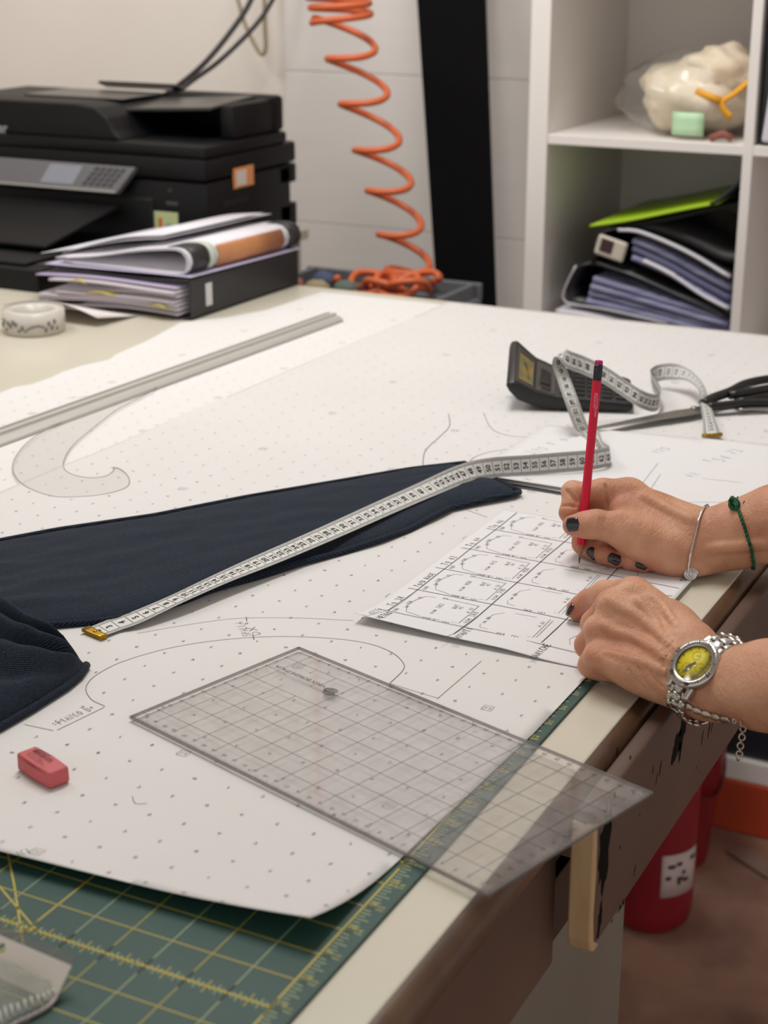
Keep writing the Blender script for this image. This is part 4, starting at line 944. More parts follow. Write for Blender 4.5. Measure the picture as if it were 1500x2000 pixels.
# beyond 62 the strip turns back, leans over the calculator and ends beside the scissors: both borders sighted
for b0_, b1_, in (((1194, 908, .0045), (1190, 874, .0220)), ((1180, 896, .0050), (1176, 864, .0200)), ((1160, 872, .0055), (1168, 852, .0150)), ((1136, 850, .0070), (1162, 838, .0080)), ((1118, 838, .0140), (1152, 828, .0140)), ((1098, 790, .0400), (1136, 780, .0400)), ((1082, 742, .0600), (1117, 732, .0600)), ((1073, 712, .0740), (1106, 702, .0740)),
                  ((1088, 696, .0830), (1100, 688, .0835)), ((1112, 716, .0700), (1112, 690, .0830)), ((1140, 728, .0600), (1142, 700, .0740)), ((1180, 748, .0480), (1184, 719, .0620)), ((1215, 774, .0330), (1222, 742, .0480)), ((1245, 794, .0210), (1254, 762, .0360)), ((1270, 803, .0090), (1278, 771, .0250)),
                  ((1284, 799, .0060), (1288, 769, .0220)), ((1288, 785, .0060), (1289, 757, .0220)), ((1278, 764, .0060), (1275, 735, .0230)), ((1273, 750, .0090), (1271, 725, .0250)), ((1286, 740, .0140), (1288, 717, .0270)), ((1312, 737, .0180), (1316, 715, .0300)), ((1340, 745, .0200), (1350, 722, .0290)), ((1358, 768, .0200), (1380, 745, .0230)), ((1361, 793, .0140), (1391, 777, .0150)), ((1368, 823, .0100), (1400, 814, .0100)), ((1374, 852, .0075), (1408, 850, .0075))):
    p, q = at(*b0_), at(*b1_); P3.append((p+q)/2); Ws.append((q-p).normalized())
raw = smooth_path([tuple(a)+tuple(c) for a, c in zip(P3, Ws)], 10)
# arc-length table
S = [0.0]
for a, c in zip(raw, raw[1:]): S.append(S[-1]+float(np.linalg.norm(c[:3]-a[:3])))
LT = S[-1]
def tape(s, t, lift=0.0):
    s = min(max(s, 0), LT-1e-6); lo, hi = 0, len(S)-1
    while hi-lo > 1:
        mdl = (lo+hi)//2
        if S[mdl] <= s: lo = mdl
        else: hi = mdl
    k = (s-S[lo])/max(S[hi]-S[lo], 1e-9); v = raw[lo]*(1-k)+raw[hi]*k; d = Vector((raw[hi]-raw[lo])[:3]).normalized(); w = Vector(v[3:]).normalized()
    n_ = d.cross(w).normalized()
    return Vector(v[:3]) + w*t*TWD + n_*lift
mb = MB(); NS = 420
for (t0, t1, mi) in ((-.5, -.30, 1), (-.30, .30, 0), (.30, .5, 1)):
    for lf in (.00012, -.00012):
        vsx = []; 
        for k in range(NS+1): vsx += [tape(LT*k/NS, t0, lf), tape(LT*k/NS, t1, lf)]
        fs = [(2*k, 2*k+2, 2*k+3, 2*k+1) if lf > 0 else (2*k, 2*k+1, 2*k+3, 2*k+2) for k in range(NS)]
        mb.add(vsx, fs, mi, True)
mt = obj('measuring_tape', mb, [M_tape, M_tgrey], None, 'white centimetre measuring tape with brass ends running over the navy sleeve', 'measuring tape', origin=W(-.6, 1.4, .003))
# the printed scale follows the sighted figures: 5 at (265,1205) ... 62 at (1180,895)
def s_of(pt):
    return min(range(len(S)), key=lambda i: (Vector(raw[i][:3])-pt).length)
known = [(2, at(197, 1230, .008)), (5, at(264, 1205, .010)), (10, at(357, 1165, .0125)), (14, at(428, 1134, .015)), (20, at(518, 1096, .0165)), (25, at(589, 1064, .018)), (29, at(655, 1035, .018)), (33, at(716, 1008, .0175)), (38, at(795, 975, .017)), (42, at(852, 948, .017)), (47, at(907, 925, .0175)), (50, at(954, 913, .017)), (53, at(1009, 910, .016)), (57, at(1080, 905, .016)), (60, at(1135, 900, .016)), (62, at(1172, 895, .016))]
ks = [(n_, S[s_of(p)]) for n_, p in known]
def s_num(v):
    for (a, sa), (c, sc) in zip(ks, ks[1:]):
        if v <= c or c == 62: return sa+(sc-sa)*(v-a)/(c-a)
mk = MB()
SC = .0108
nmax = int(62+(LT-.01-s_num(62))/.0105)
for v in range(1, nmax+1):
    s = s_num(v) if v <= 62 else ks[-1][1]+(v-62)*.0105
    s1_ = s_num(v+1) if v < 62 else s+.0105
    step = s1_-s
    # figures read across the strip, from the near border to the far one
    flip = 1
    num = v if v <= 62 else v
    if v > 1: put_text(mk, str(num), .0078 if v < 100 else .006, lambda a, c, s=s, step=step: tape(s-c*min(1, step/.0102), a/TWD*.92, .0004), bold=.025)
    mk.strokes([[(s+step*.5, -.30), (s+step*.5, .30)]], .00045, lambda a, c: tape(a, c, .0003), 0)
    for k in range(10):
        l = .16 if k == 5 else .10
        for sg in (-1, 1): mk.add([tape(s+step*(.5+k/10)-.00009, sg*.31, .0003), tape(s+step*(.5+k/10)+.00009, sg*.31, .0003), tape(s+step*(.5+k/10)+.00009, sg*(.31+l), .0003), tape(s+step*(.5+k/10)-.00009, sg*(.31+l), .0003)], [(0, 1, 2, 3)], 0)
    # same figures on the reverse
    if v > 46: put_text(mk, str(num), .0078, lambda a, c, s=s, step=step: tape(s-c*min(1, step/.0102), -a/TWD*.92, -.0004), bold=.025)
    if v > 46: mk.strokes([[(s+step*.5, -.30), (s+step*.5, .30)]], .00045, lambda a, c: tape(a, c, -.0003), 0)
obj('tape_scale', mk, M_tink, mt)
for s0, s1_ in ((-.0005, .0072), (LT-.0055, LT+.0)):
    eb = MB()
    eb.grid(lambda i, j: tape(max(0, s0)+(s1_-max(0, s0))*i, (j-.5)*1.14, .0009), 6, 5, 0, True, .0009); eb.grid(lambda i, j: tape(max(0, s0)+(s1_-max(0, s0))*i, (j-.5)*1.14, -.0006), 6, 5, 0, True, .0008)
    c = tape(max(.004, (s0+s1_)/2), 0, .001); eb.sphere(c, .0016, 6, 0, (1, 1, .5))
    obj('brass_end', eb, M_brass, mt, label='folded brass end')
# ================================================================= calculator
M_calc = mat('calculator_black', (22, 21, 22), .4); M_calc2 = mat('calculator_face', (72, 67, 63), .45)
ca = at(1020, 800, 0); cb_ = at(1222, 806, 0)
cx = Vector((cb_.x-ca.x, cb_.y-ca.y, 0)).normalized(); cy = Vector((-cx.y, cx.x, 0))
c_o = at(1062, 806, 0)
CM = frame(Vector((c_o.x, c_o.y, H+.0045)), cx, cy)
calc = thing('calculator', CM.translation, 'black calculator with raised screen lying under the looped tape', 'calculator')
sidep = [(-.040, .038), (-.030, .018), (-.004, .0), (.096, .0), (.100, .006), (.099, .016), (.094, .0185), (.012, .030), (-.012, .0405), (-.034, .060), (-.041, .0585), (-.0435, .050)]
mb = MB(); b = bmesh.new(); f = b.faces.new([b.verts.new((x, 0, z)) for x, z in sidep]); e = bmesh.ops.extrude_face_region(b, geom=[f])
for g in e['geom']:
    if isinstance(g, bmesh.types.BMVert): g.co.y = .080
bmesh.ops.recalc_face_normals(b, faces=list(b.faces)); bmesh.ops.bevel(b, geom=list(b.edges), offset=.0025, segments=3, profile=.5, affect='EDGES'); mb.bm(b, CM)
case_mb = mb
CMI = CM.inverted()
def obj_c(name, mb, *a, **k):
    for i, v in enumerate(mb.v):
        q = CMI @ v; q.z *= .50+.50*max(0, min(1, q.y/.080)); mb.v[i] = CM @ q
    return obj(name, mb, *a, **k)
def onface(x0, z0, x1, z1):
    d = Vector((x1-x0, 0, z1-z0)); L_ = d.length; return CM @ frame(Vector((x0, 0, z0)), d, Vector((0, 1, 0))), L_
obj_c('case', case_mb, M_calc, calc, sharp=35)
F1, L1 = onface(-.033, .0600, -.013, .0412); F2, L2 = onface(-.011, .0405, .012, .0303); F3, L3 = onface(.013, .0298, .0945, .0187)
mb = MB(); mb.span((.001, .004, -.0005), (L1, .070, .0006), .0004, F1); obj_c('head_panel', mb, M_calc2, calc)
mb = MB(); mb.span((.004, .009, .0006), (L1-.002, .058, .0016), .0003, F1); obj_c('screen', mb, mat('olive_lcd', (150, 116, 62), .2, c2=(112, 112, 76), vscale=40, cutoff=(.4, .6)), calc)
mb = MB(); mb.span((.001, .004, -.0005), (L2, .070, .0006), .0004, F2); obj_c('neck_panel', mb, M_calc2, calc)
for j in range(2):
    mb = MB(); mb.span((.007, .008+.013*j, .0006), (.019, .018+.013*j, .0022), .0008, F2); obj_c('key', mb, M_calc, calc)
mb = MB(); mb.span((.0, .003, -.0005), (L3, .071, .0006), .0004, F3); obj_c('keyboard', mb, mat('keyboard_grey', (44, 42, 44), .5), calc)
for i in range(5):
    for j in range(6):
        mb = MB(); mb.span((.004+.0157*i, .0065+.0108*j, .0006), (.0165+.0157*i, .0150+.0108*j, .0042), .0012, F3); obj_c('key', mb, mat('key_black', (30, 29, 33), .18), calc)
# ================================================================= scissors
M_steel = mat('scissor_steel', (150, 146, 142), .3, .9); M_sblk = mat('scissor_handle', (14, 13, 15), .35)
sa, sb = at(1146, 842, .006), at(1350, 807, .006); sx = (sb-sa); sx.z = 0; SLen = sx.length; sx.normalize(); SM = frame(sa, sx, Vector((-sx.y, sx.x, 0)))
sc_ = thing('scissors', SM @ Vector((SLen, 0, -.003)), 'tailor scissors with black handles beside the calculator', 'scissors')
for k, (y0, z0) in enumerate(((.0, .0), (-.003, .0024))):
    mb = MB(); pl = [(0, y0), (SLen*.5, y0+.009 if k == 0 else y0+.004), (SLen*.92, y0+.013 if k == 0 else y0+.006), (SLen+.018, y0+.010), (SLen+.020, y0-.008), (SLen*.9, y0-.006 if k == 0 else y0-.011), (SLen*.5, y0-.002 if k == 0 else y0-.007)]
    mb.prism(pl, z0, z0+.0022, .0006, SM); obj('blade', mb, M_steel, sc_)
mb = MB(); mb.lathe([(0, .0075), (.003, .0072), (.0042, .006), (.0042, .0)], 16, SM @ Matrix.Translation((SLen+.004, 0, 0))); obj('pivot_screw', mb, M_steel, sc_)
def hloop(pts, name):
    mb = MB(); mb.tube([SM @ Vector(p) for p in smooth_path(pts, 6)], .0068, 10, flat=.72); obj(name, mb, M_sblk, sc_)
hloop([(SLen+.020, .003, .008), (SLen+.040, .010, .010), (SLen+.07, .016, .012), (SLen+.11, .034, .012), (SLen+.15, .036, .012), (SLen+.165, .022, .012), (SLen+.15, .008, .012), (SLen+.11, .004, .012), (SLen+.06, .007, .011)], 'handle')
hloop([(SLen+.020, -.004, .006), (SLen+.040, -.010, .006), (SLen+.07, -.016, .0065), (SLen+.11, -.036, .0065), (SLen+.16, -.040, .0065), (SLen+.19, -.026, .0065), (SLen+.17, -.010, .0065), (SLen+.12, -.005, .0065), (SLen+.06, -.007, .006)], 'handle')
mb = MB(); mb.tube([SM @ Vector(p) for p in smooth_path([(SLen+.05, -.020, .002), (SLen+.09, -.034, .0015), (SLen+.13, -.050, .0015), (SLen+.17, -.046, .0015)], 6)], .0018, 8); obj('finger_guard', mb, M_steel, sc_)
# ================================================================= plastic bag with white header at the near left
bg = thing('zip_bag', W(-.50, .53, .002), 'clear plastic bag with punched white header at the front left of the green mat', 'bag')
hl, hr = at(-60, 1842, .012), at(104, 1915, .012); 
h0 = at(-60, 1868, .006); 
A0, A1 = at(-70, 1880, .004), at(106, 1958, .004); hx = (A1-A0).normalized(); HM = frame(A0, hx, Vector((-.25*0, 0, 1)))
LH = (A1-A0).length
hy = Vector((0, .75, .66))
HM = frame(A0, hx, hy)
b = bmesh.new(); mb = MB()
rect = [(0, 0), (LH, 0), (LH-.0005, .0195), (0, .0195)]
hc = HM.inverted() @ at(12, 1857, .010)
hole = [(hc.x+.0026*math.cos(2*math.pi*k/20), hc.y+.0026*math.sin(2*math.pi*k/20)) for k in range(20)]
cur = bpy.data.curves.new('hdr', 'CURVE'); cur.dimensions = '2D'; cur.fill_mode = 'BOTH'; cur.extrude = .0004
for pts_ in (rect, hole):
    spn = cur.splines.new('POLY'); spn.points.add(len(pts_)-1); spn.use_cyclic_u = True
    for pt, c in zip(spn.points, pts_): pt.co = (c[0], c[1], 0, 1)
to = bpy.data.objects.new('t', cur); COL.objects.link(to); bpy.context.view_layer.update(); me = to.evaluated_get(bpy.context.evaluated_depsgraph_get()).to_mesh()
mb.add([HM @ v.co for v in me.vertices], [tuple(p.vertices) for p in me.polygons]); bpy.data.objects.remove(to); bpy.data.curves.remove(cur)
obj('header_card', mb, mat('header_white', (206, 198, 188), .55), bg)
mb = MB(); mb.span((0, .0193, -.0003), (LH, .0245, .0003), 0, HM); mb.span((0, -.006, -.0003), (LH, 0.0003, .0003), 0, HM); obj('header_film', mb, clear_mat('header_film', (.8, .8, .8), .35, (150, 150, 148), .15), bg)
rim = [at(*p, .003) for p in ((106, 1925), (113, 1940), (108, 1955), (90, 1972), (60, 1988), (30, 2002), (-10, 2030), (-80, 2080))]
ttop = [at(*p, .010) for p in ((100, 1925), (60, 1905), (20, 1880), (-20, 1862), (-90, 1830), (-120, 1825), (-140, 1830), (-150, 1835))]
rp = smooth_path([tuple(p) for p in rim], 6); tp = smooth_path([tuple(p) for p in ttop], 6)
mb = MB()
def bagf(i, j):
    a, c = Vector(lerp_curve(rp, i)), Vector(lerp_curve(tp, i)); p = a.lerp(c, j)
    p.z = H+.0024+.013*math.sin(math.pi*min(1, j*.8+.08))**.7*(.4+.6*min(1, i*3))+.004*noise.noise(Vector((p.x*120, p.y*120, 0)))*math.sin(math.pi*j)
    return p
mb.grid(bagf, 40, 26, 0, True)
obj('plastic_pouch', mb, clear_mat('pouch_film', (.86, .87, .84), .34, (196, 196, 186), .16), bg)
mb = MB(); mb.tube([Vector(p)+Vector((0, 0, .0012)) for p in rp], .0013, 8); obj('pouch_rim', mb, mat('pouch_rim', (170, 158, 158), .25, .3), bg)
mb = MB()
for k in range(16):
    p = bagf(.12+.05*k, .12); mb.tube([p+Vector((0, 0, .0004)), bagf(.12+.05*k+.008, .02)+Vector((0, 0, .0006))], .0006, 5)
obj('pouch_zip', mb, mat('zip_white', (206, 204, 200), .4), bg)
# ================================================================= red pencil
M_red = mat('red_lacquer', (206, 0, 52), .35, spec=.3, coat=.08); M_pwood = mat('pencil_wood', (186, 134, 96), .6, c2=(160, 108, 74), vscale=60, stretch=(1, 1, .1)); M_graph = mat('graphite', (52, 48, 48), .35, .3)
p0 = at(1131, 1101, .0046)
ptop = far(1170, 703, 1.378)
pdir = (ptop-p0).normalized(); PL = (ptop-p0).length
PM = frame(p0, pdir.cross(Vector((0, 1, 0))), Vector((0, 0, 0))+pdir.cross(pdir.cross(Vector((0, 1, 0)))))
# frame with local z along the pencil
def zframe(o, z, xh=(1, 0, 0)):
    z = Vector(z).normalized(); x = Vector(xh); x = (x-z*x.dot(z)).normalized(); y = z.cross(x)
    return Matrix(((x.x, y.x, z.x, o[0]), (x.y, y.y, z.y, o[1]), (x.z, y.z, z.z, o[2]), (0, 0, 0, 1)))
PM = zframe(p0, pdir, RGT)
pc = thing('pencil', p0, 'bright red hexagonal pencil with black band held upright in the writing hand', 'pencil')
def hexz(mb, r0, z0, r1, z1, mi=0, n=6, sm=False):
    vs = [Vector((r*math.cos(2*math.pi*k/n), r*math.sin(2*math.pi*k/n), z)) for r, z in ((r0, z0), (r1, z1)) for k in range(n)]
    return mb.add([PM @ v for v in vs], [(k, (k+1) % n, n+(k+1) % n, n+k) for k in range(n)]+[tuple(range(n))[::-1], tuple(n+k for k in range(n))], mi, sm)
mb = MB(); b = bmesh.new(); vs6 = [b.verts.new((.0039*math.cos(math.pi*k/3), .0039*math.sin(math.pi*k/3), .0165-.0011*(k % 2))) for k in range(6)]; f = b.faces.new(vs6); e = bmesh.ops.extrude_face_region(b, geom=[f])
for g in e['geom']:
    if isinstance(g, bmesh.types.BMVert): g.co.z = PL-.0165
bmesh.ops.recalc_face_normals(b, faces=list(b.faces)); bmesh.ops.bevel(b, geom=[x for x in b.edges if abs((x.verts[0].co-x.verts[1].co).normalized().z) > .9], offset=.0005, segments=2, profile=.5, affect='EDGES'); mb.bm(b, PM)
body_ = obj('pencil_shaft', mb, M_red, pc, label='bright red lacquered shaft')
mb = MB(); mb.lathe([(.00075, .0050), (.0036, .0168)], 24, PM); obj('wood_cone', mb, M_pwood, pc, label='sharpened wooden cone')
mb = MB(); mb.lathe([(.0001, 0), (.0004, .0004), (.00085, .0054)], 16, PM); obj('lead', mb, M_graph, pc)
mb = MB(); mb.lathe([(.0037, PL-.0175), (.0038, PL-.015), (.0038, PL-.006), (.0036, PL-.0042), (.0, PL-.0042)], 24, PM)
for z in (.0075, .0090): mb.lathe([(.0038, PL-z-.0003), (.00395, PL-z), (.0038, PL-z+.0003)], 24, PM)
obj('black_band', mb, mat('pencil_band', (16, 14, 18), .35), pc, label='black band')
mb = MB(); mb.lathe([(.0035, PL-.0045), (.0035, PL-.0015), (.0029, PL-.0003), (.0, PL)], 20, PM); obj('rubber_tip', mb, mat('magenta_rubber', (176, 26, 112), .6), pc, label='magenta rubber tip')
# white lettering along the face turned to the viewer
fdir = (CAM-ptop); fl = PM.to_3x3().transposed() @ fdir; kf = round((math.atan2(fl.y, fl.x)-math.pi/6)/(math.pi/3)); qa = math.pi/6+kf*math.pi/3
er_ = Vector((math.cos(qa), math.sin(qa), 0)); et = Vector((-math.sin(qa), math.cos(qa), 0))
pf_ = lambda x, y: PM @ (er_*.00346+et*y+Vector((0, 0, PL-.0475+x*.43)))
mb = MB(); rnd = random.Random(12)
for x0, x1, y0 in ((0, .017, .0008), (.019, .046, -.0007)):
    x = x0
    while x < x1:
        mb.strokes([[(x, y0-.0008), (x+rnd.uniform(-.0003, .0003), y0+.0008)], [(x, y0+rnd.choice((-.0008, .0008))), (x+.0013, y0+rnd.choice((-.0008, .0, .0008)))]], .0003, pf_); x += rnd.uniform(.0016, .0022)
mb.strokes([[(.018+.0016*math.cos(q), .0002+.0013*math.sin(q)) for q in [k*.5 for k in range(14)]], [(.018, .0018), (.046, .0008)]], .0003, pf_)
obj('imprint', mb, mat('imprint_white', (240, 190, 200), .5), body_)
# ================================================================= red canisters on the floor under the far corner
M_rcan = mat('red_enamel', (132, 16, 30), .4, var=.1, vscale=6)
def canister(o, r, h, label, tilt=0, lab=True):
    t = thing('canister', o, label, 'canister'); M = Matrix.Translation(o) @ Matrix.Rotation(tilt, 4, 'Y')
    mb = MB(); mb.lathe([(0, 0), (r*.8, 0), (r*.95, .012), (r, .04), (r, h*.72), (r*.93, h*.82), (r*.62, h*.93), (r*.34, h*.97), (0, h*.97)], 32, M); obj('tank', mb, M_rcan, t)
    mb = MB(); mb.lathe([(r*.30, h*.96), (r*.30, h), (0, h)], 16, M); obj('valve', mb, mat('valve_black', (30, 28, 30), .4), t)
    mb = MB(); mb.tube([M @ Vector(p) for p in ((-r*.3, 0, h), (-r*.15, 0, h+.035), (r*.3, 0, h+.045), (r*.6, 0, h+.035))], .007, 8); obj('handle', mb, mat('valve_black', (30, 28, 30), .4), t)
    return t, M
co = at(1254, 1812, -H); ct, CMx = canister(Vector((co.x, co.y+.04, 0)), .066, .34, 'red canister with white label on the floor beside the table leg')
mb = MB(); mb.grid(lambda i, j: CMx @ Vector((.0672*math.cos(R(-62+62*i)), .0672*math.sin(R(-62+62*i)), .075+.075*j)), 10, 3, 0, True, .0006)
lb = obj('label', mb, mat('canister_label', (196, 176, 170), .6), ct)
mb = MB(); rnd = random.Random(2)
for k in range(9):
    i, j = rnd.uniform(.08, .75), rnd.uniform(.08, .8); s_ = rnd.uniform(.08, .2)
    mb.grid(lambda a, c: CMx @ Vector((.0682*math.cos(R(-62+62*(i+s_*a))), .0682*math.sin(R(-62+62*(i+s_*a))), .075+.075*(j+.09*c))), 4, 2)
obj('label_print', mb, mat('label_dark_print', (60, 40, 44), .6), lb)
bo = at(1300, 1702, -H); BKM = Matrix.Translation(Vector((bo.x-.012, bo.y+.06, 0)))
bk = thing('bucket', BKM.translation, 'red plastic bucket behind the labelled red canister', 'bucket')
mb = MB(); mb.lathe([(0, .002), (.062, 0), (.064, .004), (.088, .285), (.094, .288), (.094, .300), (.086, .300), (.061, .008), (0, .006)], 36, BKM); obj('pail', mb, M_rcan, bk)
mb = MB(); mb.tube([BKM @ (lambda z_: Vector(((.0675+.0842*z_)*math.cos(q), (.0675+.0842*z_)*math.sin(q), z_)))(.272-.13*math.sin(max(0, min(math.pi, q+1.9)))) for q in [R(a_) for a_ in range(-109, 72, 9)]], .0028, 6); obj('bail_handle', mb, mat('bail_dark_red', (96, 12, 24), .4), bk)
# scrap of board on the floor
pf = [at(*p, -H) for p in ((1420, 1668), (1447, 1660), (1500, 1690), (1500, 1720))]
mb = MB(); mb.prism([(p.x, p.y) for p in pf], .001, .007, .001); obj('board_offcut', mb, mat('offcut_board', (140, 116, 104), .6), None, 'flat board offcut lying on the floor right of the red canisters', 'board')
# ================================================================= the person's forearms and hands
M_skin = bpy.data.materials.new('skin'); M_skin.use_nodes = True
def _skin():
    nt = M_skin.node_tree; N = nt.nodes; L = nt.links; b = N['Principled BSDF']
    b.inputs['Roughness'].default_value = .46; b.inputs['Specular IOR Level'].default_value = .42
    b.inputs['Subsurface Weight'].default_value = .18; b.inputs['Subsurface Radius'].default_value = (1, .4, .25); b.inputs['Subsurface Scale'].default_value = .003
    tc = N.new('ShaderNodeTexCoord'); src = tc.outputs['Object']
    n1 = N.new('ShaderNodeTexNoise'); n1.inputs['Scale'].default_value = 34; n1.inputs['Detail'].default_value = 5; L.new(src, n1.inputs['Vector'])
    cr = N.new('ShaderNodeValToRGB'); e = cr.color_ramp.elements; e[0].position = .30; e[1].position = .70
    e[0].color = (*lin((188, 128, 98)), 1); e[1].color = (*lin((216, 166, 132)), 1); L.new(n1.outputs['Fac'], cr.inputs['Fac'])
    at_ = N.new('ShaderNodeAttribute'); at_.attribute_name = 'redness'
    mx = N.new('ShaderNodeMixRGB'); mx.inputs['Color2'].default_value = (*lin((186, 104, 84)), 1); L.new(cr.outputs['Color'], mx.inputs['Color1']); L.new(at_.outputs['Fac'], mx.inputs['Fac'])
    L.new(mx.outputs['Color'], b.inputs['Base Color'])
    # fine creases: stretched cells plus pores, all as relief
    mp = N.new('ShaderNodeMapping'); mp.inputs['Scale'].default_value = (1.9, 1, 1); mp.inputs['Rotation'].default_value = (0, 0, R(25)); L.new(src, mp.inputs['Vector'])
    vo = N.new('ShaderNodeTexVoronoi'); vo.feature = 'DISTANCE_TO_EDGE'; vo.inputs['Scale'].default_value = 520; L.new(mp.outputs[0], vo.inputs['Vector'])
    n2 = N.new('ShaderNodeTexNoise'); n2.inputs['Scale'].default_value = 260; n2.inputs['Detail'].default_value = 6; n2.inputs['Distortion'].default_value = .6; L.new(mp.outputs[0], n2.inputs['Vector'])
    a1 = N.new('ShaderNodeMath'); a1.operation = 'MULTIPLY_ADD'; a1.inputs[1].default_value = .5; L.new(vo.outputs['Distance'], a1.inputs[0]); L.new(n2.outputs['Fac'], a1.inputs[2])
    bp = N.new('ShaderNodeBump'); bp.inputs['Strength'].default_value = .6; bp.inputs['Distance'].default_value = .0015; L.new(a1.outputs[0], bp.inputs['Height']); L.new(bp.outputs['Normal'], b.inputs['Normal'])
_skin()
M_nail = mat('black_nail_polish', (10, 9, 13), .12, coat=.6)

class Field:
    """smooth union of tapered capsules / ellipsoids on a grid, meshed by surface nets"""
    def __init__(s, lo, hi, h):
        s.lo = np.array(lo, np.float32); s.h = h; s.n = np.ceil((np.array(hi)-s.lo)/h).astype(int)+1
        s.d = np.full(s.n, .05, np.float32)
    def sub(s, lo, hi):
        a = np.maximum(np.floor((lo-s.lo)/s.h).astype(int), 0); b_ = np.minimum(np.ceil((hi-s.lo)/s.h).astype(int)+1, s.n)
        if (b_ <= a).any(): return None
        ax = [s.lo[i]+s.h*np.arange(a[i], b_[i], dtype=np.float32) for i in range(3)]
        return tuple(slice(a[i], b_[i]) for i in range(3)), np.stack(np.meshgrid(*ax, indexing='ij'), -1)
    def mix(s, sl, d, k, mode='add'):
        o = s.d[sl]
        if mode == 'add':
            hh = np.maximum(k-np.abs(o-d), 0)/k; s.d[sl] = np.minimum(o, d)-hh*hh*k*.25
        else:   # carve
            d = -d; hh = np.maximum(k-np.abs(o-d), 0)/k; s.d[sl] = np.maximum(o, d)+hh*hh*k*.25
    def cone(s, a, b_, ra, rb, k=.004, flat=None, mode='add'):
        """tapered capsule; flat=(direction, factor) squeezes it along a direction"""
        a = np.array(a, np.float32); b_ = np.array(b_, np.float32); pad = max(ra, rb)*1.6+k*1.5+.002
        g = s.sub(np.minimum(a, b_)-pad, np.maximum(a, b_)+pad)
        if g is None: return
        sl, P = g; ab = b_-a; L2 = float(ab@ab)+1e-12
        t = np.clip(((P-a)@ab)/L2, 0, 1); v = P-(a+t[..., None]*ab)
        if flat is not None:
            q = np.array(flat[0], np.float32); q = q/np.linalg.norm(q); c = (v@q)[..., None]*q; v = v+c*(1/flat[1]-1)
        s.mix(sl, np.sqrt((v*v).sum(-1))-(ra+(rb-ra)*t), k, mode)
    def ell(s, c, X, Y, Z, r, k=.004, mode='add'):
        c = np.array(c, np.float32); M = np.stack([np.array(v, np.float32)/np.linalg.norm(v) for v in (X, Y, Z)]); r = np.array(r, np.float32); pad = r.max()*1.3+k*1.5
        g = s.sub(c-pad, c+pad)
        if g is None: return
        sl, P = g; q = ((P-c)@M.T)/r; l = np.sqrt((q*q).sum(-1)); s.mix(sl, (l-1)*r.min(), k, mode)
    def path(s, pts, rs, k=.004, **kw):
        for i in range(len(pts)-1): s.cone(pts[i], pts[i+1], rs[i], rs[i+1], k, **kw)
    def mesh(s):
        d = s.d; n = np.array(d.shape)
        ins = d < 0
        c = np.zeros(n-1, np.int8)
        for i in (0, 1):
            for j in (0, 1):
                for k in (0, 1): c += ins[i:n[0]-1+i, j:n[1]-1+j, k:n[2]-1+k]
        cells = np.argwhere((c > 0) & (c < 8)); idx = -np.ones(n-1, np.int64); idx[tuple(cells.T)] = np.arange(len(cells))
        acc = np.zeros((len(cells), 3)); cnt = np.zeros(len(cells))
        corners = [(i, j, k) for i in (0, 1) for j in (0, 1) for k in (0, 1)]
        for u in corners:
            for ax in range(3):
                if u[ax]: continue
                w_ = list(u); w_[ax] = 1
                da = d[tuple((cells+u).T)]; db = d[tuple((cells+w_).T)]; m = (da < 0) != (db < 0)
                t = np.where(m, da/(da-db+1e-12*(da == db)), 0); p = np.array(u, float)[None]+np.zeros((len(cells), 3)); p[:, ax] += t
                acc[m] += p[m]; cnt[m] += 1
        V = s.lo+s.h*(cells+acc/np.maximum(cnt, 1)[:, None]); F = []
        for ax in range(3):
            sl0 = [slice(None)]*3; sl1 = [slice(None)]*3; sl0[ax] = slice(0, n[ax]-1); sl1[ax] = slice(1, n[ax])
            A, B = ins[tuple(sl0)], ins[tuple(sl1)]; ed = np.argwhere(A != B); b1, b2 = (ax+1) % 3, (ax+2) % 3
            ok = (ed[:, b1] > 0) & (ed[:, b2] > 0) & (ed[:, b1] < n[b1]-1) & (ed[:, b2] < n[b2]-1); ed = ed[ok]
            q = []
            for o1, o2 in ((1, 1), (0, 1), (0, 0), (1, 0)):
                e2 = ed.copy(); e2[:, b1] -= o1; e2[:, b2] -= o2; q.append(idx[tuple(e2.T)])
            q = np.stack(q, 1); fl = A[tuple(ed.T)]; q[~fl] = q[~fl][:, ::-1]; F.append(q)
        return V, np.concatenate(F)
def relax(V, F, it=2, lam=.5):
    e = np.concatenate([F[:, [0, 1]], F[:, [1, 2]], F[:, [2, 3]], F[:, [3, 0]]]); n = len(V); deg = np.zeros(n)
    np.add.at(deg, e[:, 0], 1); np.add.at(deg, e[:, 1], 1)
    for i in range(it):
        for l in (lam, -lam*1.02):
            a = np.zeros_like(V); np.add.at(a, e[:, 0], V[e[:, 1]]); np.add.at(a, e[:, 1], V[e[:, 0]]); V = V+l*(a/np.maximum(deg, 1)[:, None]-V)
    return V
def arr(v): return np.array(tuple(v), float)
def nail(name, tip, along, normal, wd, ln, parent, curve=.75):
    """lacquered nail plate: tip = middle of its free edge, along = from cuticle to free edge"""
    a = Vector(along).normalized(); n_ = Vector(normal); n_ = (n_-a*n_.dot(a)).normalized(); s_ = a.cross(n_)
    def f(i, j):
        u = (j-.5)*2; t = i
        wdt = wd/2*(1-.10*t)*math.sqrt(max(0, 1-max(0, (abs(t-.5)*2-.62)/.38)**2*.75)) if True else wd/2
        q = u*1.0*curve
        return Vector(tip) - a*(ln*t) + s_*(wdt*math.sin(q)/math.sin(curve)) - n_*(wd/2*(1-math.cos(q))*.9) - n_*(.0006*(2*t-1)**2)
    mb = MB(); mb.grid(f, 12, 11, 0, True, .0007)
    return obj(name, mb, M_nail, parent)
SZ = .0035   # top of the sheet the hands rest on
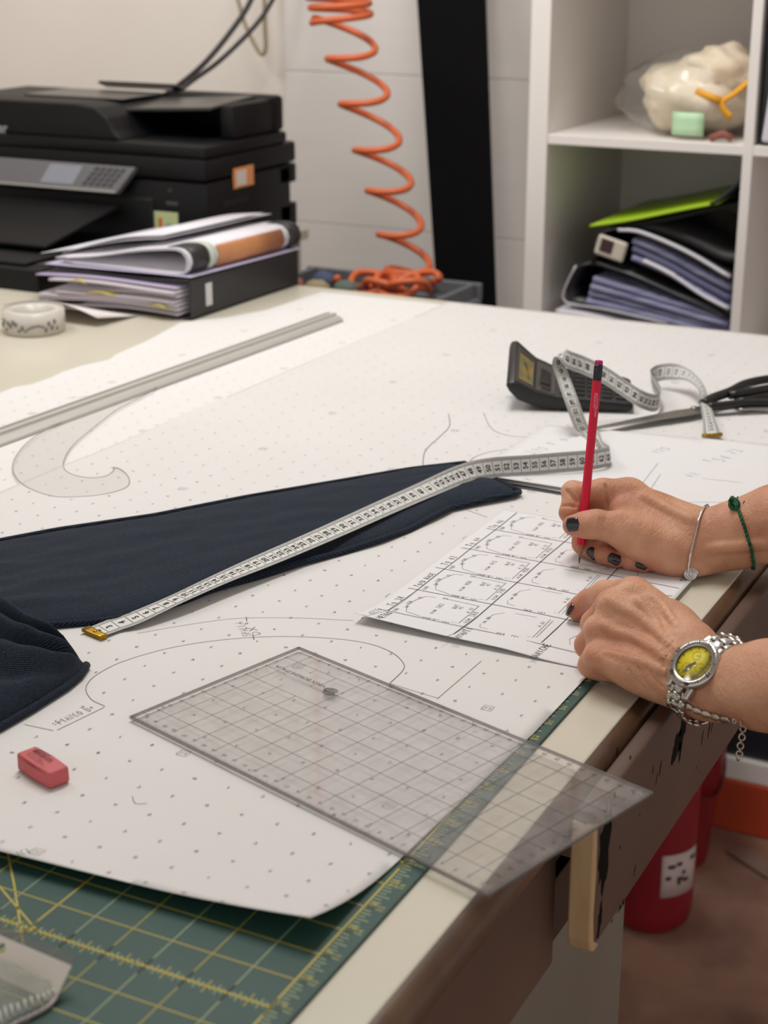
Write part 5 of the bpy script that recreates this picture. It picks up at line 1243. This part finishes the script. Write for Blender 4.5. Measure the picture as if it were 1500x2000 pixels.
def J(px, py, t): return np.array(((px-750)/FPX*t, t, (1000-py)/FPX*t))       # right, forward, up from the eye
CB = np.stack([arr(RGT), arr(FWD), arr(UPV)])
def to_world(V): return V @ CB + arr(CAM)
def w3(p): return Vector(to_world(np.array(p)[None])[0])
def fval(fd, p):
    q = (np.array(p)-fd.lo)/fd.h; i = np.clip(np.floor(q).astype(int), 0, fd.n-2); f = np.clip(q-i, 0, 1); d = fd.d; r = 0
    for a in (0, 1):
        for b_ in (0, 1):
            for c in (0, 1): r += d[i[0]+a, i[1]+b_, i[2]+c]*(f[0] if a else 1-f[0])*(f[1] if b_ else 1-f[1])*(f[2] if c else 1-f[2])
    return r
def fgrad(fd, p, e=.0015):
    g = np.array([fval(fd, p+np.eye(3)[i]*e)-fval(fd, p-np.eye(3)[i]*e) for i in range(3)]); return g/np.linalg.norm(g)
def hit(fd, px, py, t0, t1, off=0.0):
    """where the sight line first meets the skin"""
    best = (9, t0); 
    for t in np.arange(t0, t1, .0008):
        v = fval(fd, J(px, py, t))-off
        if v < 0: return J(px, py, t)
        if v < best[0]: best = (v, t)
    return J(px, py, best[1])
def girth(fd, c, e1, e2, n=48, off=.0015):
    out = []
    for k in range(n):
        q = 2*math.pi*k/n; d = e1*math.cos(q)+e2*math.sin(q); r = .008
        while r < .06 and fval(fd, c+d*r) < 0: r += .0005
        out.append(c+d*(r+off))
    return out
def skin_mesh(name, fd, parent, red, clampz=None, it=2):
    V, F = fd.mesh(); V = relax(V, F, it); Wv = to_world(V)
    if clampz is not None: Wv[:, 2] = np.maximum(Wv[:, 2], H+clampz)
    org = arr(ORG[parent.name]); me = bpy.data.meshes.new(name); me.from_pydata((Wv-org).tolist(), [], F.tolist()); me.materials.append(M_skin)
    me.polygons.foreach_set('use_smooth', [True]*len(me.polygons))
    r = np.zeros(len(V))
    for p, rad, s in red: r = np.maximum(r, s*np.exp(-((V-np.array(p))**2).sum(1)/rad**2))
    at_ = me.attributes.new('redness', 'FLOAT', 'POINT'); at_.data.foreach_set('value', r.astype(np.float32))
    me.update(); o = bpy.data.objects.new(name, me); COL.objects.link(o); o.parent = parent; ORG[o.name] = Vector(org); return o
def nail_at(fd, px, py, t0, t1, adir, wd, ln, parent, nb=None, curve=.8, push=.0):
    p = hit(fd, px, py, t0, t1); g = fgrad(fd, p, .003)
    if nb is not None: g = g*(1-nb[1])+np.array(nb[0], float)/np.linalg.norm(nb[0])*nb[1]; g /= np.linalg.norm(g)
    a = np.array(adir, float); a = a-g*(a@g); a /= np.linalg.norm(a)
    tip = p+a*ln*.5+g*(.0006+push)
    wv = lambda v: Vector((np.array(v)[None] @ CB)[0])
    return nail('fingernail', w3(tip), wv(a), wv(g), wd, ln, parent, curve)
person = thing('person', at(1370, 1120, .004), 'person at the table edge, bare forearms, black nails, right hand writing with the red pencil', 'person')
Tz = lambda py, z: (CAMH-H-z)/(.33381-(1000-py)/FPX*.94264)    # sight depth at which height z above the top is met
# ---------------------------------------------------------------- right hand, writing
fr_ = Field(np.array((.130, 1.282, -.062)), np.array((.525, 1.452, .072)), .0009)
C_ = fr_.cone
wr = J(1366, 1062, 1.383); f1 = J(1440, 1044, 1.376); f2 = J(1515, 1022, 1.368); f3 = J(1700, 975, 1.35); f4 = J(1880, 940, 1.33)
depth = (0, 1, 0)
C_(wr, f1, .0252, .0268, .012, flat=(depth, .78)); C_(f1, f2, .0268, .0300, .012, flat=(depth, .84)); C_(f2, f3, .0300, .037, .012, flat=(depth, .92)); C_(f3, f4, .037, .039, .012)
imc, mmc, rmc, pmc = J(1230, 967, 1.409), J(1232, 1008, 1.414), J(1250, 1046, 1.404), J(1282, 1078, 1.391)
C_(imc, J(1352, 1030, 1.394), .0122, .0150, .010); C_(mmc, J(1355, 1050, 1.396), .0125, .0165, .010); C_(rmc, J(1352, 1072, 1.390), .0120, .0165, .010); C_(pmc, J(1340, 1090, 1.377), .0110, .0150, .010)
fr_.ell(J(1290, 1035, 1.396), (1, 0, -.45), (0, 1, 0), (.45, 0, 1), (.036, .014, .026), .010)
C_(J(1340, 1046, 1.385), wr, .0225, .0245, .014, flat=(depth, .80))
# thumb and its ball
t0_, t1_, t2_, t3_ = J(1119, 1026, 1.3815), J(1168, 1025, 1.3785), J(1222, 1036, 1.3765), J(1312, 1078, 1.3760)
fr_.path([t0_, J(1145, 1025, 1.380), t1_, J(1195, 1029, 1.378), t2_, t3_], [.0088, .0106, .0108, .0108, .0132, .0165], .006)
fr_.ell(J(1266, 1062, 1.3760), (1, 0, -.48), (0, 1, 0), (.48, 0, 1), (.033, .0155, .0185), .009)
fr_.ell(J(1320, 1085, 1.3740), (1, 0, -.25), (0, 1, 0), (.25, 0, 1), (.026, .0145, .0165), .009)
fr_.ell(J(1209, 1012, 1.3740), (1, 0, 0), (0, 1, 0), (0, 0, 1), (.006, .006, .0055), .006)
fr_.ell(J(1166, 1008, 1.3775), (1, 0, 0), (0, 1, 0), (0, 0, 1), (.006, .007, .0045), .005)
C_(J(1222, 998, 1.3985), J(1292, 1034, 1.3900), .0125, .0150, .012)      # web between thumb and index
C_(J(1150, 992, 1.4165), J(1232, 1000, 1.4060), .0105, .0145, .008)
# index finger bent over the pencil
ip, idp, it_ = J(1123, 966, 1.4065), J(1113, 1001, 1.4000), J(1127, 1026, 1.3990)
fr_.path([imc, J(1178, 962, 1.4085), ip], [.0122, .0116, .0104], .005); fr_.path([ip, idp, it_], [.0104, .0090, .0076], .0025)
fr_.ell(J(1226, 955, 1.407), (1, 0, 0), (0, 1, 0), (0, 0, 1), (.012, .010, .0085), .008)
fr_.ell(J(1116, 957, 1.4075), (1, 0, .6), (0, 1, 0), (-.6, 0, 1), (.0085, .009, .0080), .004)
# middle, ring and little finger folded under, tips back towards the palm
mp, md, mt_ = J(1139, 1030, 1.4165), J(1137, 1062, Tz(1062, .0150)+.0), J(1163, 1079, Tz(1079, .0128))
fr_.path([mmc, mp], [.0118, .0104], .003); fr_.path([mp, md, mt_], [.0104, .0088, .0076], .0018)
rp_, rd, rt = J(1172, 1058, 1.416), J(1178, 1082, Tz(1082, .0135)), J(1205, 1092, Tz(1092, .0118))
fr_.path([rmc, rp_], [.0112, .0098], .003); fr_.path([rp_, rd, rt], [.0098, .0086, .0076], .0018)
lp, ld, lt = J(1222, 1080, 1.404), J(1230, 1095, Tz(1095, .0118)), J(1258, 1103, Tz(1103, .0105))
fr_.path([pmc, lp], [.0102, .0088], .003); fr_.path([lp, ld, lt], [.0088, .0078, .0068], .0018)
# flexion creases on the inner side of the index finger, thumb and wrist; tendons under the skin
def crease(fd, pts, r=.0003, k=.0014):
    q = smooth_path([hit(fd, x, y, 1.0, 1.44) for x, y in pts], 5)
    for a, b_ in zip(q, q[1:]): fd.cone(a, b_, r, r, k, mode='carve')
crease(fr_, [(1107, 958), (1114, 965), (1122, 974), (1129, 982)], .0006, .002); crease(fr_, [(1097, 989), (1110, 987), (1124, 990)], .0005, .002)
crease(fr_, [(1182, 946), (1184, 962), (1184, 980), (1186, 994)], .0005, .002)
for x in (1172, 1177, 1182): crease(fr_, [(x, 1012), (x-3, 1024), (x-4, 1036)], .0002)
for pts in ([(1258, 970), (1285, 985), (1315, 1000), (1350, 1016)], [(1385, 1072), (1425, 1068), (1470, 1064), (1500, 1062)]):
    q = smooth_path([hit(fr_, x, y, 1.3, 1.44)+np.array((0, .0013, 0)) for x, y in pts], 4)
    for a, b_ in zip(q, q[1:]): fr_.cone(a, b_, .0020, .0020, .006)
red = [(t0_, .016, .5), (it_, .016, .55), (idp, .014, .4), (mt_, .016, .75), (md, .014, .7), (rt, .016, .75), (rd, .014, .6), (lt, .016, .7), (J(1150, 975, 1.395), .02, .3), (J(1225, 990, 1.39), .016, .35)]
ra_ = skin_mesh('right_arm', fr_, person, red, .0042)
nail_at(fr_, 1119, 1024, 1.35, 1.41, (-1, .25, -.06), .0125, .0120, ra_, ((-.45, -1, .10), .75), .85, .0010)
nail_at(fr_, 1158, 1081, 1.36, 1.43, (.75, -.1, -.62), .0092, .0112, ra_, ((.0, -1, .05), .65), .8, .0010)
nail_at(fr_, 1200, 1092, 1.36, 1.43, (.9, -.1, -.40), .0094, .0112, ra_, ((.0, -1, .05), .65), .8, .0010)
nail_at(fr_, 1253, 1103, 1.35, 1.43, (.9, -.1, -.3), .0080, .0102, ra_, ((.0, -1, .05), .65), .8, .0010)
# ---------------------------------------------------------------- left hand, loosely closed on the sheet
fl_ = Field(np.array((.120, .910, -.172)), np.array((.400, 1.325, -.030)), .0010)
C_ = fl_.cone
AX = np.array((.60, -.78, .04)); AX /= np.linalg.norm(AX)
NW = np.array((-.56, -.64, .52)); NW /= np.linalg.norm(NW); SW = np.array((.68, 0, .73)); SW /= np.linalg.norm(SW)
CW = J(1354, 1294, 1.105); wl = CW-NW*.0285
g1, g2, g3 = J(1500, 1338, 1.082), J(1640, 1352, 1.035), J(1880, 1380, .965)
C_(wl, g1, .0245, .0285, .014, flat=(NW, .80)); C_(g1, g2, .0285, .0345, .014, flat=(NW, .92)); C_(g2, g3, .0345, .040, .014)
iM, mM, rM, pM = J(1236, 1161, 1.226), J(1197, 1184, 1.209), J(1172, 1232, 1.190), J(1170, 1284, 1.174)
w_t, w_b = J(1352, 1268, 1.146), J(1322, 1338, 1.137)
C_(iM, w_t, .0128, .0150, .010); C_(mM, J(1350, 1290, 1.140), .0126, .0165, .010); C_(rM, J(1342, 1312, 1.138), .0120, .0165, .010); C_(pM, w_b, .0112, .0150, .010)
C_(J(1255, 1176, 1.235), J(1350, 1256, 1.152), .0130, .0145, .012)
C_(J(1335, 1300, 1.142), wl, .0225, .0240, .016, flat=(NW, .82))
fl_.ell(J(1270, 1330, 1.152), (1, 0, -.45), (0, 1, 0), (.45, 0, 1), (.036, .012, .011), .010)
# index finger reaching out, tip on the sheet
iP, iD, iT = J(1182, 1161, Tz(1161, .034)), J(1150, 1176, Tz(1176, .0215)), J(1127, 1190, Tz(1190, .0135))
fl_.path([iM, iP], [.0122, .0106], .005); fl_.path([iP, iD, iT], [.0106, .0096, .0084], .004)
# the others folded down
mP, rP, pP = J(1163, 1219, Tz(1219, .0245)), J(1150, 1260, Tz(1260, .0195)), J(1155, 1299, Tz(1299, .0150))
fl_.path([mM, mP], [.0120, .0108], .004); fl_.path([mP, J(1178, 1236, Tz(1236, .015)), J(1205, 1245, Tz(1245, .016))], [.0108, .0094, .008], .003)
fl_.path([rM, rP], [.0114, .0102], .004); fl_.path([rP, J(1168, 1274, Tz(1274, .0145)), J(1200, 1280, Tz(1280, .016))], [.0102, .0090, .008], .003)
fl_.path([pM, pP], [.0106, .0092], .004); fl_.path([pP, J(1172, 1306, Tz(1306, .0125)), J(1204, 1312, Tz(1312, .013))], [.0092, .0082, .0074], .003)
fl_.path([w_t, J(1280, 1196, 1.235), J(1222, 1180, 1.268)], [.014, .0115, .0095], .006)          # thumb tucked behind
fl_.ell(J(1275, 1250, 1.175), (1, 0, -.75), (0, 1, 0), (.75, 0, 1), (.038, .016, .030), .010)
for p, r in ((iM, .0110), (mM, .0105), (rM, .0100), (pM, .0090)):   # knuckles
    q = hit(fl_, 750+p[0]/p[1]*FPX, 1000-p[2]/p[1]*FPX, 1.05, 1.3); fl_.ell(q+np.array((0, .006, 0)), (1, 0, 0), (0, 1, 0), (0, 0, 1), (r, .0082, r*.9), .007)
def vein(pts, r, k=.004, sink=.0010, fd=fl_):
    q = [hit(fd, x, y, 1.0, 1.32)+np.array((0, sink, 0)) for x, y in pts]; q = [np.array(v) for v in smooth_path(q, 4)]
    for a, b_ in zip(q, q[1:]): fd.cone(a, b_, r, r, k)
vein([(1318, 1268), (1285, 1236), (1250, 1208), (1218, 1190), (1192, 1172)], .0021); vein([(1310, 1290), (1270, 1262), (1235, 1244), (1205, 1236), (1180, 1222)], .0020)
vein([(1292, 1242), (1280, 1216), (1262, 1192), (1246, 1172)], .0016); vein([(1300, 1312), (1255, 1294), (1215, 1284), (1188, 1276)], .0016, .004, .0013)
vein([(1322, 1222), (1296, 1186), (1268, 1164)], .0015, .004, .0012)
rnd = random.Random(9)
for k in range(6):                                            # folds where the wrist bends, beside the watch
    x0 = 1284+5.5*k; crease(fl_, [(x0+30+rnd.uniform(-3, 3), 1234+3*k), (x0+14, 1262+2*k), (x0+5, 1294), (x0+4+rnd.uniform(-2, 2), 1330)], .00022)
for x0, y0, x1, y1 in ((1262, 1300, 1296, 1342), (1246, 1302, 1280, 1352), (1226, 1304, 1262, 1346)): crease(fl_, [(x0, y0), ((x0+x1)/2-3, (y0+y1)/2+3), (x1, y1)], .0002)
for a, b_ in (((1180, 1146), (1140, 1208)), ((1150, 1236), (1186, 1246)), ((1140, 1284), (1176, 1290))):   # clefts between the fingers
    pa, pb_ = hit(fl_, *a, 1.05, 1.32), hit(fl_, *b_, 1.05, 1.32); pass
red = [(iT, .018, .7), (iD, .016, .5), (mP, .016, .35), (rP, .016, .4), (pP, .018, .45), (iM, .016, .2)]
la_ = skin_mesh('left_arm', fl_, person, red, .0045)
nail_at(fl_, 1112, 1189, 1.15, 1.32, (-.55, .25, -.70), .0098, .0110, la_, ((-.85, -.10, .46), .8), .8, .0006)
# ---------------------------------------------------------------- silver bangle and green cord on the right wrist
M_silver = mat('silver', (214, 210, 208), .18, 1.0)
def ring_pts(c, A, B, n=56): return [w3(c+A*math.cos(2*math.pi*k/n)+B*math.sin(2*math.pi*k/n)) for k in range(n)]
c0_ = J(1366, 1065, 1.381)
bA, bB = J(1380, 1001, 1.386)-c0_, J(1353, 1062, 1.3585)-c0_; bA /= np.linalg.norm(bA); bB = bB-bA*(bB@bA); bB /= np.linalg.norm(bB)
bp_ = girth(fr_, c0_, bA, bB, 64, .0014)
for k in range(64):
    q = 2*math.pi*k/64; r_ = np.linalg.norm(bp_[k]-c0_); r2 = max(r_, .0250 if 26 < k < 46 else 0); bp_[k] = c0_+(bp_[k]-c0_)*r2/r_
mb = MB(); mb.tube([w3(v) for v in smooth_path(bp_+[bp_[0]], 2)[:-1]], .0010, 8, 0, True)
ban = obj('bangle', mb, M_silver, None, 'thin silver bangle with coiled ornament on the right wrist', 'bracelet')
mb = MB(); oc = w3(J(1349, 1122, 1.362)); sp_ = [oc+RGT*(.0058*(1-k/46)*math.cos(k*.42))+UPV*(.0052*(1-k/46)*math.sin(k*.42))-FWD*(.0035*k/46) for k in range(44)]
mb.tube(sp_, .0012, 8); mb.sphere(oc-FWD*.0032, .0017, 6); obj('coiled_ornament', mb, M_silver, ban)
M_cord = mat('green_cord', (32, 106, 66), .75, c2=(16, 52, 34), vscale=220, cutoff=(.4, .6)); M_cord2 = mat('dark_cord', (70, 42, 34), .7)
c1_ = J(1450, 1040, 1.376); e1 = J(1432, 980, 1.376)-c1_; e2 = np.array((-.1, -1, 0))*.02
gp = girth(fr_, c1_, e1/np.linalg.norm(e1), (e2-e1*(e2@e1)/(e1@e1))/np.linalg.norm(e2), 60, .0009)
gp = [np.array(v) for v in gp]
def braid(pts, r, amp, n_tw, ph):
    out = []
    for k, p in enumerate(pts):
        nx = pts[(k+1) % len(pts)]-pts[k-1]; nx /= np.linalg.norm(nx); o_ = p-c1_; o_ = o_-nx*(o_@nx); o_ /= np.linalg.norm(o_); s_ = np.cross(nx, o_)
        q = 2*math.pi*n_tw*k/len(pts)+ph; out.append(w3(p+(o_*math.cos(q)+s_*math.sin(q))*amp))
    return out
fine = [np.array(v) for v in smooth_path(gp+[gp[0]], 4)][:-1]
mb = MB()
for ph in (0, math.pi): mb.tube(braid(fine, .0008, .00075, 26, ph), .0009, 6, 0, True)
cord = obj('cord_bracelet', mb, M_cord, None, 'knotted green cord bracelet on the right forearm', 'bracelet')
kc = w3(hit(fr_, 1433, 990, 1.32, 1.42)-np.array((0, .002, 0))); mb = MB(); rnd = random.Random(6)
for k in range(4):
    ax1 = Vector((rnd.uniform(-1, 1), rnd.uniform(-1, 1), rnd.uniform(-1, 1))).normalized(); ax2 = ax1.orthogonal().normalized(); ax3 = ax1.cross(ax2)
    mb.tube([kc+UPV*.001*k+(ax2*math.cos(q)+ax3*math.sin(q))*(.0030+.0006*k) for q in [2*math.pi*j/18 for j in range(18)]], .0009, 6, 0, True)
for a, c in ((-.0035, .0075), (.003, .0085), (.0, .006)): mb.tube([Vector(p) for p in smooth_path([kc, kc+RGT*a*.5+UPV*c*.6-FWD*.001, kc+RGT*a+UPV*c], 5)], .0007, 6)
obj('knot', mb, M_cord, cord)
mb = MB(); mb.tube([Vector(p) for p in smooth_path([kc+UPV*-.001, kc+RGT*.005-UPV*.001-FWD*.001, kc+RGT*.0085+UPV*.005]+[], 5)], .0005, 6); obj('loose_thread', mb, M_cord2, cord)
# ---------------------------------------------------------------- wristwatch on the left wrist
M_st = mat('watch_steel', (196, 192, 186), .2, 1.0); M_dial = mat('yellow_dial', (240, 220, 18), .5, var=.1, vscale=300); M_wink = mat('watch_ink', (30, 30, 30), .5)
wvec = lambda v: Vector((np.array(v)[None] @ CB)[0])
zN = wvec(NW); xS = wvec(SW)
WM = frame(w3(CW-NW*.0095), zN.cross(xS)*-1, xS)      # local x along the arm, y along the strap, z out of the dial
WM = Matrix(((0,)*4,)*4) if False else WM
xa = xS.cross(zN)
WM = Matrix(((xa.x, xS.x, zN.x, 0), (xa.y, xS.y, zN.y, 0), (xa.z, xS.z, zN.z, 0), (0, 0, 0, 1))); o_ = w3(CW-NW*.0095); WM.translation = o_
wt = thing('wristwatch', o_, 'steel wristwatch with yellow dial on the left wrist', 'wristwatch')
mb = MB(); mb.lathe([(0, 0), (.0155, 0), (.0172, .0015), (.0178, .005), (.0172, .0072), (0, .0072)], 48, WM); obj('case', mb, M_st, wt)
mb = MB(); mb.lathe([(.0132, .0090), (.0150, .0100), (.0178, .0092), (.0184, .0085), (.0184, .0070), (.0170, .0068), (.0132, .0068)], 60, WM, 0, True, False)
for k in range(72):
    q = 2*math.pi*k/72; mb.box((0, 0, 0), (.0006, .0012, .0012), .0002, WM @ Matrix.Rotation(q, 4, 'Z') @ Matrix.Translation((.0183, 0, .0078)))
bz = obj('bezel', mb, M_st, wt)
mb = MB()
for k in range(60):
    q = 2*math.pi*k/60
    if k % 15 in (14, 0, 1) : continue
    r0, r1 = .0150, .0164 if k % 5 else .0170; zz = lambda r: .01005-(r-.0150)*.26
    c, s_ = math.cos(q), math.sin(q); mb.strokes([[(r0*c, r0*s_), (r1*c, r1*s_)]], .0003 if k % 5 else .0006, lambda x, y: WM @ Vector((x, y, .01030-(math.hypot(x, y)-.0150)*.28)))
for nn, q in (('15', R(0)), ('30', R(90)), ('45', R(-60)), ('55', R(-120)), ('60', R(180))):
    put_text(mb, nn, .0040, lambda x, y, q=q: WM @ (Matrix.Rotation(q, 4, 'Z') @ Vector((.0164+y, -x, .0106-(y+.001)*.28))), bold=.03)
obj('bezel_scale', mb, M_wink, bz)
mb = MB(); mb.lathe([(0, .0073), (.0134, .0073), (.0134, .0078), (0, .0079)], 48, WM); dl = obj('dial', mb, M_dial, wt)
mb = MB(); dz = .0081
for k in range(12):
    q = 2*math.pi*k/12; c, s_ = math.cos(q), math.sin(q); mb.strokes([[(.0108*c, .0108*s_), (.0126*c, .0126*s_)]], .0007, lambda x, y: WM @ Vector((x, y, dz)))
for (cx_, cy_) in ((.0058, 0), (-.0029, .0052), (-.0029, -.0052)):
    mb.strokes([[(cx_+.0032*math.cos(q), cy_+.0032*math.sin(q)) for q in [2*math.pi*j/20 for j in range(21)]]], .00022, lambda x, y: WM @ Vector((x, y, dz)))
    mb.strokes([[(cx_, cy_), (cx_+.0022, cy_+.0012)]], .0004, lambda x, y: WM @ Vector((x, y, dz)))
obj('dial_marking', mb, mat('dial_ink', (96, 86, 18), .5), dl)
for nm, q, ln_, wd_ in (('hour_hand', R(-118), .0070, .0014), ('minute_hand', R(-104), .0112, .0012)):
    mb = MB(); c, s_ = math.cos(q), math.sin(q); HM_ = WM @ Matrix.Translation((0, 0, .0084)) @ Matrix.Rotation(q, 4, 'Z'); mb.prism([(-.0015, -wd_/2), (ln_*.7, -wd_*.6), (ln_, 0), (ln_*.7, wd_*.6), (-.0015, wd_/2)], 0, .0003, 0, HM_); obj(nm, mb, mat('hand_steel', (150, 148, 144), .25, .9), dl)
mb = MB(); mb.lathe([(0, .0090), (.0128, .0090), (.0133, .0086), (0, .0087)], 48, WM); obj('crystal', mb, clear_mat('watch_glass', (.985, .985, .985), .01), wt)
mb = MB(); mb.lathe([(0, 0), (.0022, 0), (.0026, .0006), (.0026, .0026), (.0020, .0032), (0, .0032)], 14, WM @ Matrix.Translation((-.0176, -.001, .0042)) @ Matrix.Rotation(R(-90), 4, 'Y')); mb.lathe([(0, 0), (.0013, 0), (.0015, .0022), (0, .0024)], 10, WM @ Matrix.Translation((-.0168, .0075, .0042)) @ Matrix.Rotation(R(-78), 4, 'Y')); obj('crown', mb, M_st, wt)
for sy in (1, -1):
    for sx_ in (1, -1):
        mb = MB(); b = bmesh.new(); bmesh.ops.create_cube(b, size=1)
        for v in b.verts: v.co = Vector((v.co.x*.0048, v.co.y*.0095, v.co.z*.0052)); v.co.z -= .003 if v.co.y > 0 else 0
        bmesh.ops.bevel(b, geom=list(b.edges), offset=.0012, segments=2, profile=.5, affect='EDGES')
        mb.bm(b, WM @ Matrix.Translation((sx_*.0096, sy*.0178, .0032)) @ Matrix.Rotation(0 if sy > 0 else math.pi, 4, 'Z')); obj('lug', mb, M_st, wt)
# bracelet links round the wrist
gl = girth(fl_, wl, SW, NW, 120, .0014); gl = [np.array(v) for v in gl]
Ls = [0]
cl = gl+[gl[0]]
for a, b_ in zip(cl, cl[1:]): Ls.append(Ls[-1]+np.linalg.norm(b_-a))
tot = Ls[-1]; nl = int(tot/.0066); AXw = np.cross(SW, NW); lk = 0
for k in range(nl):
    s_ = tot*k/nl; i = max(j for j in range(len(Ls)-1) if Ls[j] <= s_); p = cl[i]+(cl[i+1]-cl[i])*(s_-Ls[i])/(Ls[i+1]-Ls[i]); tg = cl[i+1]-cl[i]; tg /= np.linalg.norm(tg)
    dirn = p-wl; ang = math.atan2(dirn@NW, dirn@SW)
    if abs(ang-math.pi/2) < .72: continue
    nrm = dirn/np.linalg.norm(dirn); nrm = nrm-tg*(nrm@tg); nrm /= np.linalg.norm(nrm); X_ = wvec(np.cross(tg, nrm)); T_ = wvec(tg); N_ = wvec(nrm); o2 = w3(p+nrm*.0012)
    LMx = Matrix(((X_.x, T_.x, N_.x, o2.x), (X_.y, T_.y, N_.y, o2.y), (X_.z, T_.z, N_.z, o2.z), (0, 0, 0, 1)))
    mb = MB(); wl_ = .0090 if abs(ang-math.pi/2) < 1.2 else .0078
    mb.box((0, 0, 0), (wl_*.84, .0060, .0028), .0011, LMx)
    for sg in (-1, 1): mb.box((sg*wl_*.72, .0031, -.0001), (wl_*.55, .0060, .0025), .0011, LMx)
    obj('strap_link', mb, M_st, wt, sharp=50)
# ---------------------------------------------------------------- oval-link chain bracelet with a hanging end
M_chain = mat('chain_metal', (176, 162, 146), .25, .95)
cb = thing('chain_bracelet', w3(hit(fl_, 1400, 1402, .95, 1.2, .002)), 'oval-link chain bracelet hanging below the watch with a dangling end', 'bracelet')
path = [(1322, 1362), (1336, 1375), (1352, 1385), (1370, 1392), (1388, 1398), (1406, 1404), (1424, 1408)]
pts = [hit(fl_, x, y, .95, 1.2, .0022) for x, y in path]
for k in range(len(pts)-1):
    a, b_ = w3(pts[k]), w3(pts[k+1]); d = (b_-a); ln_ = d.length; d.normalize(); up_v = (UPV-d*UPV.dot(d)).normalized()
    mb = MB(); n_ = d.cross(up_v); M = Matrix(((d.x, up_v.x, n_.x, 0), (d.y, up_v.y, n_.y, 0), (d.z, up_v.z, n_.z, 0), (0, 0, 0, 1))); M.translation = (a+b_)/2
    mb.prism([(ln_*.56*math.cos(q)*(1 if True else 1), .0024*math.sin(q)) for q in [2*math.pi*j/20 for j in range(20)]], -.0009, .0009, .0006, M, 0, 2, True); obj('oval_link', mb, M_chain, cb)
st_ = w3(hit(fl_, 1446, 1409, .95, 1.2, .0022)); TC = (st_-CAM).dot(FWD)
for k, (x, y, r, fl2) in enumerate(((1434, 1409, .0012, 1), (1447, 1415, .0018, 0), (1451, 1424, .0018, 1), (1450, 1432, .0013, 0), (1449, 1440, .0020, 1), (1447, 1449, .0013, 0), (1446, 1457, .0020, 1), (1445, 1466, .0013, 0), (1444, 1473, .0020, 1), (1442, 1482, .0016, 0))):
    c = far(x, y, TC); a = RGT if fl2 else (RGT*.3+FWD*.95); mb = MB()
    if k == 9: mb.sphere(c, .0015, 8, 0, (.8, .8, 1.4)); obj('end_bead', mb, M_chain, cb); continue
    mb.tube([c+(a*math.cos(q)+UPV*1.1*math.sin(q))*r for q in [2*math.pi*j/16 for j in range(16)]], .00045, 6, 0, True); obj('chain_link', mb, M_chain, cb)
